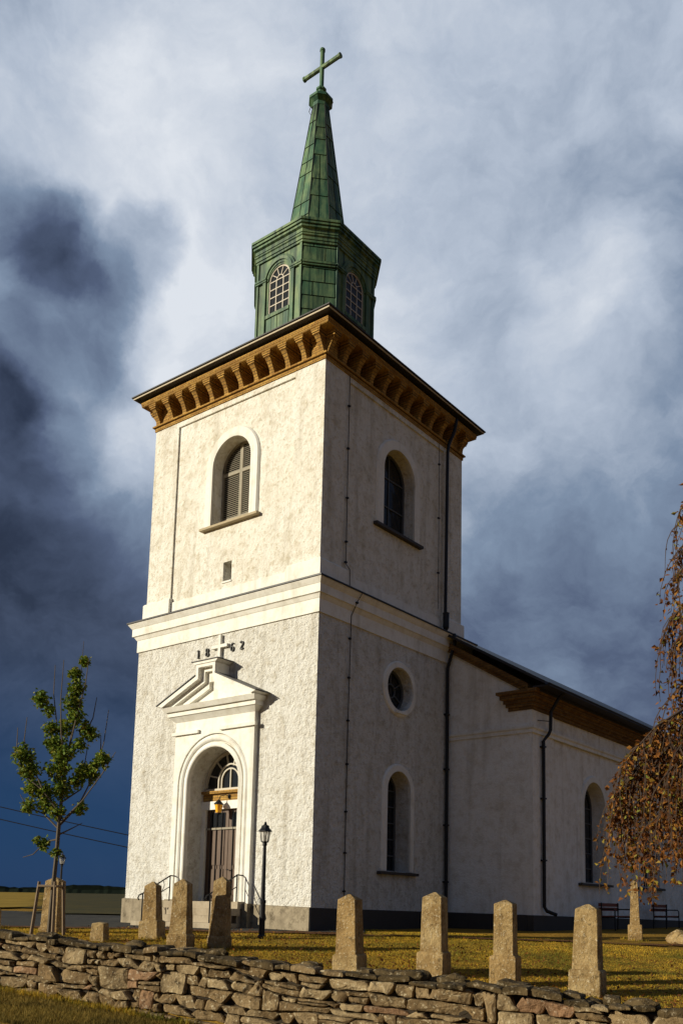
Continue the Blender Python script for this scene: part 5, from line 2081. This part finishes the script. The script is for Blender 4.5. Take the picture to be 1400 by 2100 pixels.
def birch():
    rr = random.Random(9)
    rc, tc = 4.9, 9.6
    bx, by = RT(rc, tc)
    zb = gz(bx, by)
    o = empty('weeping_birch_tree', (bx, by, zb))
    tag(o, 'weeping birch tree with hanging rust brown autumn leaves at the right edge', 'tree')
    mb = MB()
    mb.tube([P3(rc, tc, zb - 0.2), P3(rc + 0.05, tc, 0.5), P3(rc - 0.05, tc + 0.05, 2.5), P3(rc + 0.1, tc, 4.5), P3(rc, tc, 6.5), P3(rc - 0.05, tc, 8.2)], [0.24, 0.19, 0.16, 0.12, 0.08, 0.03], 10)
    mb.build('trunk', MAT['birch_bark'], o)
    lv = Leaves()
    tw = MB()

    def strand(p, length, dens, sway, lean):
        """a hanging twig with leaves along it"""
        n_ = max(4, int(length / 0.12))
        pts = [p.copy()]
        d = Vector((lean.x, lean.y, -0.25))
        for i in range(n_):
            d = d * 0.72 + Vector((rr.uniform(-sway, sway), rr.uniform(-sway, sway), -0.5))
            d.normalize()
            pts.append(pts[-1] + d * (length / n_))
        tw.tube(pts, [0.0075 * (1 - 0.6 * i / n_) for i in range(n_ + 1)], 3, cap=False)
        for i in range(1, n_ + 1):
            seg = pts[i] - pts[i - 1]
            for _ in range(dens):
                if rr.random() < 0.12:
                    continue
                q = pts[i - 1] + seg * rr.random()
                dd = Vector((rr.uniform(-0.8, 0.8), rr.uniform(-0.8, 0.8), rr.uniform(-1.3, 0.1)))
                q = q + dd.normalized() * rr.uniform(0.005, 0.05)
                lv.leaf(q, dd, rv(rr), (ls := rr.uniform(0.028, 0.076)), ls * rr.uniform(0.26, 0.38), rr.uniform(0.1, 0.9))

    # limbs: reach out from the trunk, arch over and carry hanging strands
    limbs = []

    def limb(z0, ang, reach, rise, drop, nstr, lmin, lmax, dens=3):
        ca, sa = math.cos(ang), math.sin(ang)
        pts = []
        for i in range(9):
            q = i / 8
            rr_ = reach * (q ** 0.9)
            z = z0 + rise * math.sin(PI * min(1, q * 0.72)) - drop * q ** 3
            pts.append(P3(rc + ca * rr_, tc + sa * rr_, z) + Vector((rr.uniform(-.04, .04), rr.uniform(-.04, .04), 0)))
        mb = MB()
        mb.tube(pts, [0.055 * (1 - 0.88 * i / 8) for i in range(9)], 6)
        mb.build('branch', MAT['twig'], o)
        for _ in range(nstr):
            q = rr.uniform(0.35, 1.0) ** 0.7
            i = min(7, int(q * 8))
            p = pts[i].lerp(pts[i + 1], q * 8 - i) if i < 8 else pts[8]
            le = Vector((R2.x * ca + F2.x * sa, R2.y * ca + F2.y * sa, 0)) * rr.uniform(0.0, 0.9) + Vector((rr.uniform(-.5, .5), rr.uniform(-.5, .5), 0))
            strand(p, rr.uniform(lmin, lmax), dens, 0.16, le)

    # in view: limbs that reach towards the church side, layered all the way up
    for z0, a, reach, rise, drop, n_, l0, l1 in (
            (1.55, 178, 2.60, 1.00, 0.45, 44, 0.4, 1.2), (1.45, 164, 2.5, 1.0, 0.4, 36, 0.5, 1.5), (1.6, 195, 2.45, 0.95, 0.4, 36, 0.5, 1.6),
            (1.2, 186, 2.35, 0.9, 0.35, 30, 0.4, 1.0), (2.1, 170, 2.38, 0.9, 0.5, 40, 0.5, 1.4), (2.1, 200, 2.38, 0.8, 0.5, 34, 0.6, 1.6), (2.0, 150, 2.4, 0.8, 0.3, 22, 0.6, 1.5),
            (2.15, 182, 2.38, 0.85, 0.5, 44, 0.4, 1.3), (2.6, 172, 1.85, 1.0, 0.4, 28, 0.4, 1.2), (2.9, 192, 1.85, 1.0, 0.4, 28, 0.4, 1.2), (3.1, 179, 1.85, 1.1, 0.4, 30, 0.4, 1.1),
            (3.4, 168, 1.85, 1.1, 0.4, 26, 0.4, 1.1), (3.8, 186, 1.9, 1.05, 0.4, 28, 0.4, 1.1), (4.2, 176, 1.85, 1.0, 0.4, 26, 0.4, 1.0), (4.5, 195, 1.75, 0.95, 0.4, 22, 0.4, 1.0),
            (4.9, 178, 1.75, 0.9, 0.45, 24, 0.4, 1.0), (5.4, 186, 1.65, 0.8, 0.5, 20, 0.4, 1.0), (6.0, 180, 1.5, 0.7, 0.5, 16, 0.4, 1.0)):
        limb(z0, math.radians(a), reach * rr.uniform(0.94, 1.04), rise, drop, int(n_ * 1.15), l0, l1, rr.choice((3, 4, 5)))
    # the rest of the crown, mostly beyond the frame
    for i in range(14):
        a = math.radians(-130 + 260 * i / 13)
        limb(rr.uniform(2.0, 6.2), a, rr.uniform(1.7, 2.5), rr.uniform(0.7, 1.2), 0.35, 12, 0.6, 1.5, 2)
    lv.build('crown', MAT['birch_leaf'], o)
    tag(tw.build('twigs', MAT['twig'], o, recalc=False), kind='stuff')


birch()


def weed_tuft(x, y, h, n_, label, cat='plant', name='weed_plant', seed=1):
    rr = random.Random(seed)
    z = gz(x, y)
    o = empty(name, (x, y, z))
    tag(o, label, cat)
    lv = Leaves()
    mb = MB()
    for i in range(3):
        d = Vector((rr.uniform(-.15, .15), rr.uniform(-.15, .15), h))
        mb.tube([Vector((x, y, z - 0.05)), Vector((x, y, z)) + d * 0.5, Vector((x, y, z)) + d], 0.008, 4)
        for k in range(n_):
            q = rr.uniform(0.4, 1.05)
            lv.leaf(Vector((x, y, z)) + d * q, Vector((rr.uniform(-1, 1), rr.uniform(-1, 1), rr.uniform(-.3, .6))), rv(rr), rr.uniform(.08, .16), rr.uniform(.03, .05))
    mb.build('stem', MAT['bark'], o)
    lv.build('leaves', MAT['weed'], o)


weed_tuft(-8.75, 1.6, 1.05, 14, 'small green sapling peeping out behind the tower\'s far left corner', name='sapling', seed=3)


# ------------------------------------------------------------------ grass
def grass(verge=False):
    n_ = 210000
    r = rng.uniform(-9.6, 9.0, n_)
    s = rng.uniform(0.55, 11.5, n_) ** 1.0
    rrc = r
    t = 19.2 - 0.387 * (rrc + 8.2) + s
    edge = 23.75 + 0.07 * (r + 9) + 0.12 * np.sin(r * 1.7) + np.where(r > 0, 0.2, 0) + rng.normal(0, 0.12, n_)
    keep = (t < edge) | ((r > -1.6) & (t > edge + 0.3))
    r, t = r[keep], t[keep]
    if verge:                                   # lower verge in front of the wall, left corner
        n_ = 30000
        r = rng.uniform(-10, -2.5, n_)
        t = 19.2 - 0.387 * (r + 8.2) - rng.uniform(0.0, 3.2, n_)
    x = CAM.x + R2.x * r + F2.x * t
    y = CAM.y + R2.y * r + F2.y * t
    z = np.array([gz(a, b) for a, b in zip(x, y)])
    N = len(r)
    patch = np.array([noise.noise((a * 0.5, b * 0.5, 9.0)) for a, b in zip(x, y)])
    h = rng.uniform(0.016, 0.042, N) * (1 + 0.5 * patch) * (2.4 if verge else 1.0)
    w = rng.uniform(0.005, 0.010, N)
    an = rng.uniform(0, 2 * PI, N)
    lx, ly = rng.normal(0, 0.35, N) * h, rng.normal(0, 0.35, N) * h
    v = np.empty((N, 3, 3), np.float32)
    v[:, 0, 0], v[:, 0, 1], v[:, 0, 2] = x - np.cos(an) * w, y - np.sin(an) * w, z - 0.01
    v[:, 1, 0], v[:, 1, 1], v[:, 1, 2] = x + np.cos(an) * w, y + np.sin(an) * w, z - 0.01
    v[:, 2, 0], v[:, 2, 1], v[:, 2, 2] = x + lx, y + ly, z + h
    me = bpy.data.meshes.new('grass')
    me.vertices.add(3 * N)
    me.vertices.foreach_set('co', v.reshape(-1))
    me.loops.add(3 * N)
    me.loops.foreach_set('vertex_index', np.arange(3 * N, dtype=np.int32))
    me.polygons.add(N)
    me.polygons.foreach_set('loop_start', np.arange(0, 3 * N, 3, dtype=np.int32))
    me.update(calc_edges=True)
    o = finish('verge_grass' if verge else 'lawn_grass', me, MAT['verge' if verge else 'grass'])
    tag(o, 'rough mossy brown grass below the dry stone wall' if verge else 'short dry golden green lawn grass of the churchyard', 'grass', kind='stuff')


grass()
grass(True)


def tufts_and_litter():
    """longer grass where the mower does not reach, and fallen leaves"""
    rr = random.Random(31)
    lv = Leaves()
    spots = []
    for o in bpy.data.objects:
        if o.get('category') == 'gravestone' or o.name.startswith('street_lamp'):
            for _ in range(46):
                a = rr.uniform(0, 2 * PI)
                d = rr.uniform(0.24, 0.40)
                spots.append((o.location.x + d * math.cos(a), o.location.y + d * math.sin(a), rr.uniform(0.05, 0.16)))
    for _ in range(1500):
        s = rr.uniform(-9.2, 5.6)
        x, y = W2(s, rr.uniform(0.62, 0.95))
        spots.append((x, y, rr.uniform(0.06, 0.20)))
    for _ in range(900):
        s = rr.uniform(-9.2, -3.5)
        x, y = W2(s, rr.uniform(-0.35, -0.02))
        spots.append((x, y, rr.uniform(0.06, 0.22)))
    for x, y, h in spots:
        z = gz(x, y)
        for _ in range(4):
            d = Vector((rr.uniform(-.5, .5), rr.uniform(-.5, .5), 1.0))
            lv.leaf(Vector((x + rr.uniform(-.03, .03), y + rr.uniform(-.03, .03), z - 0.02)), d, rv(rr), h * rr.uniform(0.6, 1.1), 0.005, 0.1)
    o = lv.build('grass_tufts', MAT['grass'], None)
    tag(o, 'longer uncut grass tufts at the stone bases and wall', 'grass', kind='stuff')
    lv = Leaves()
    for _ in range(5200):
        r = rr.uniform(-8, 8.5)
        t = wall_t(r) + 0.6 + abs(rr.gauss(0, 1)) * 4.2
        if t > 27 or rr.random() > 0.35 + 0.08 * (r + 8):
            continue
        x, y = RT(r, t)
        z = gz(x, y) + rr.uniform(0.02, 0.05)
        lv.leaf(Vector((x, y, z)), Vector((rr.uniform(-1, 1), rr.uniform(-1, 1), rr.uniform(-.2, .5))), Vector((rr.uniform(-.5, .5), rr.uniform(-.5, .5), 1)), rr.uniform(0.05, 0.10), rr.uniform(0.018, 0.035), 0.3)
    o = lv.build('fallen_leaves', MAT['birch_leaf'], None)
    tag(o, 'rust brown fallen leaves scattered over the churchyard lawn', 'leaves', kind='stuff')


tufts_and_litter()
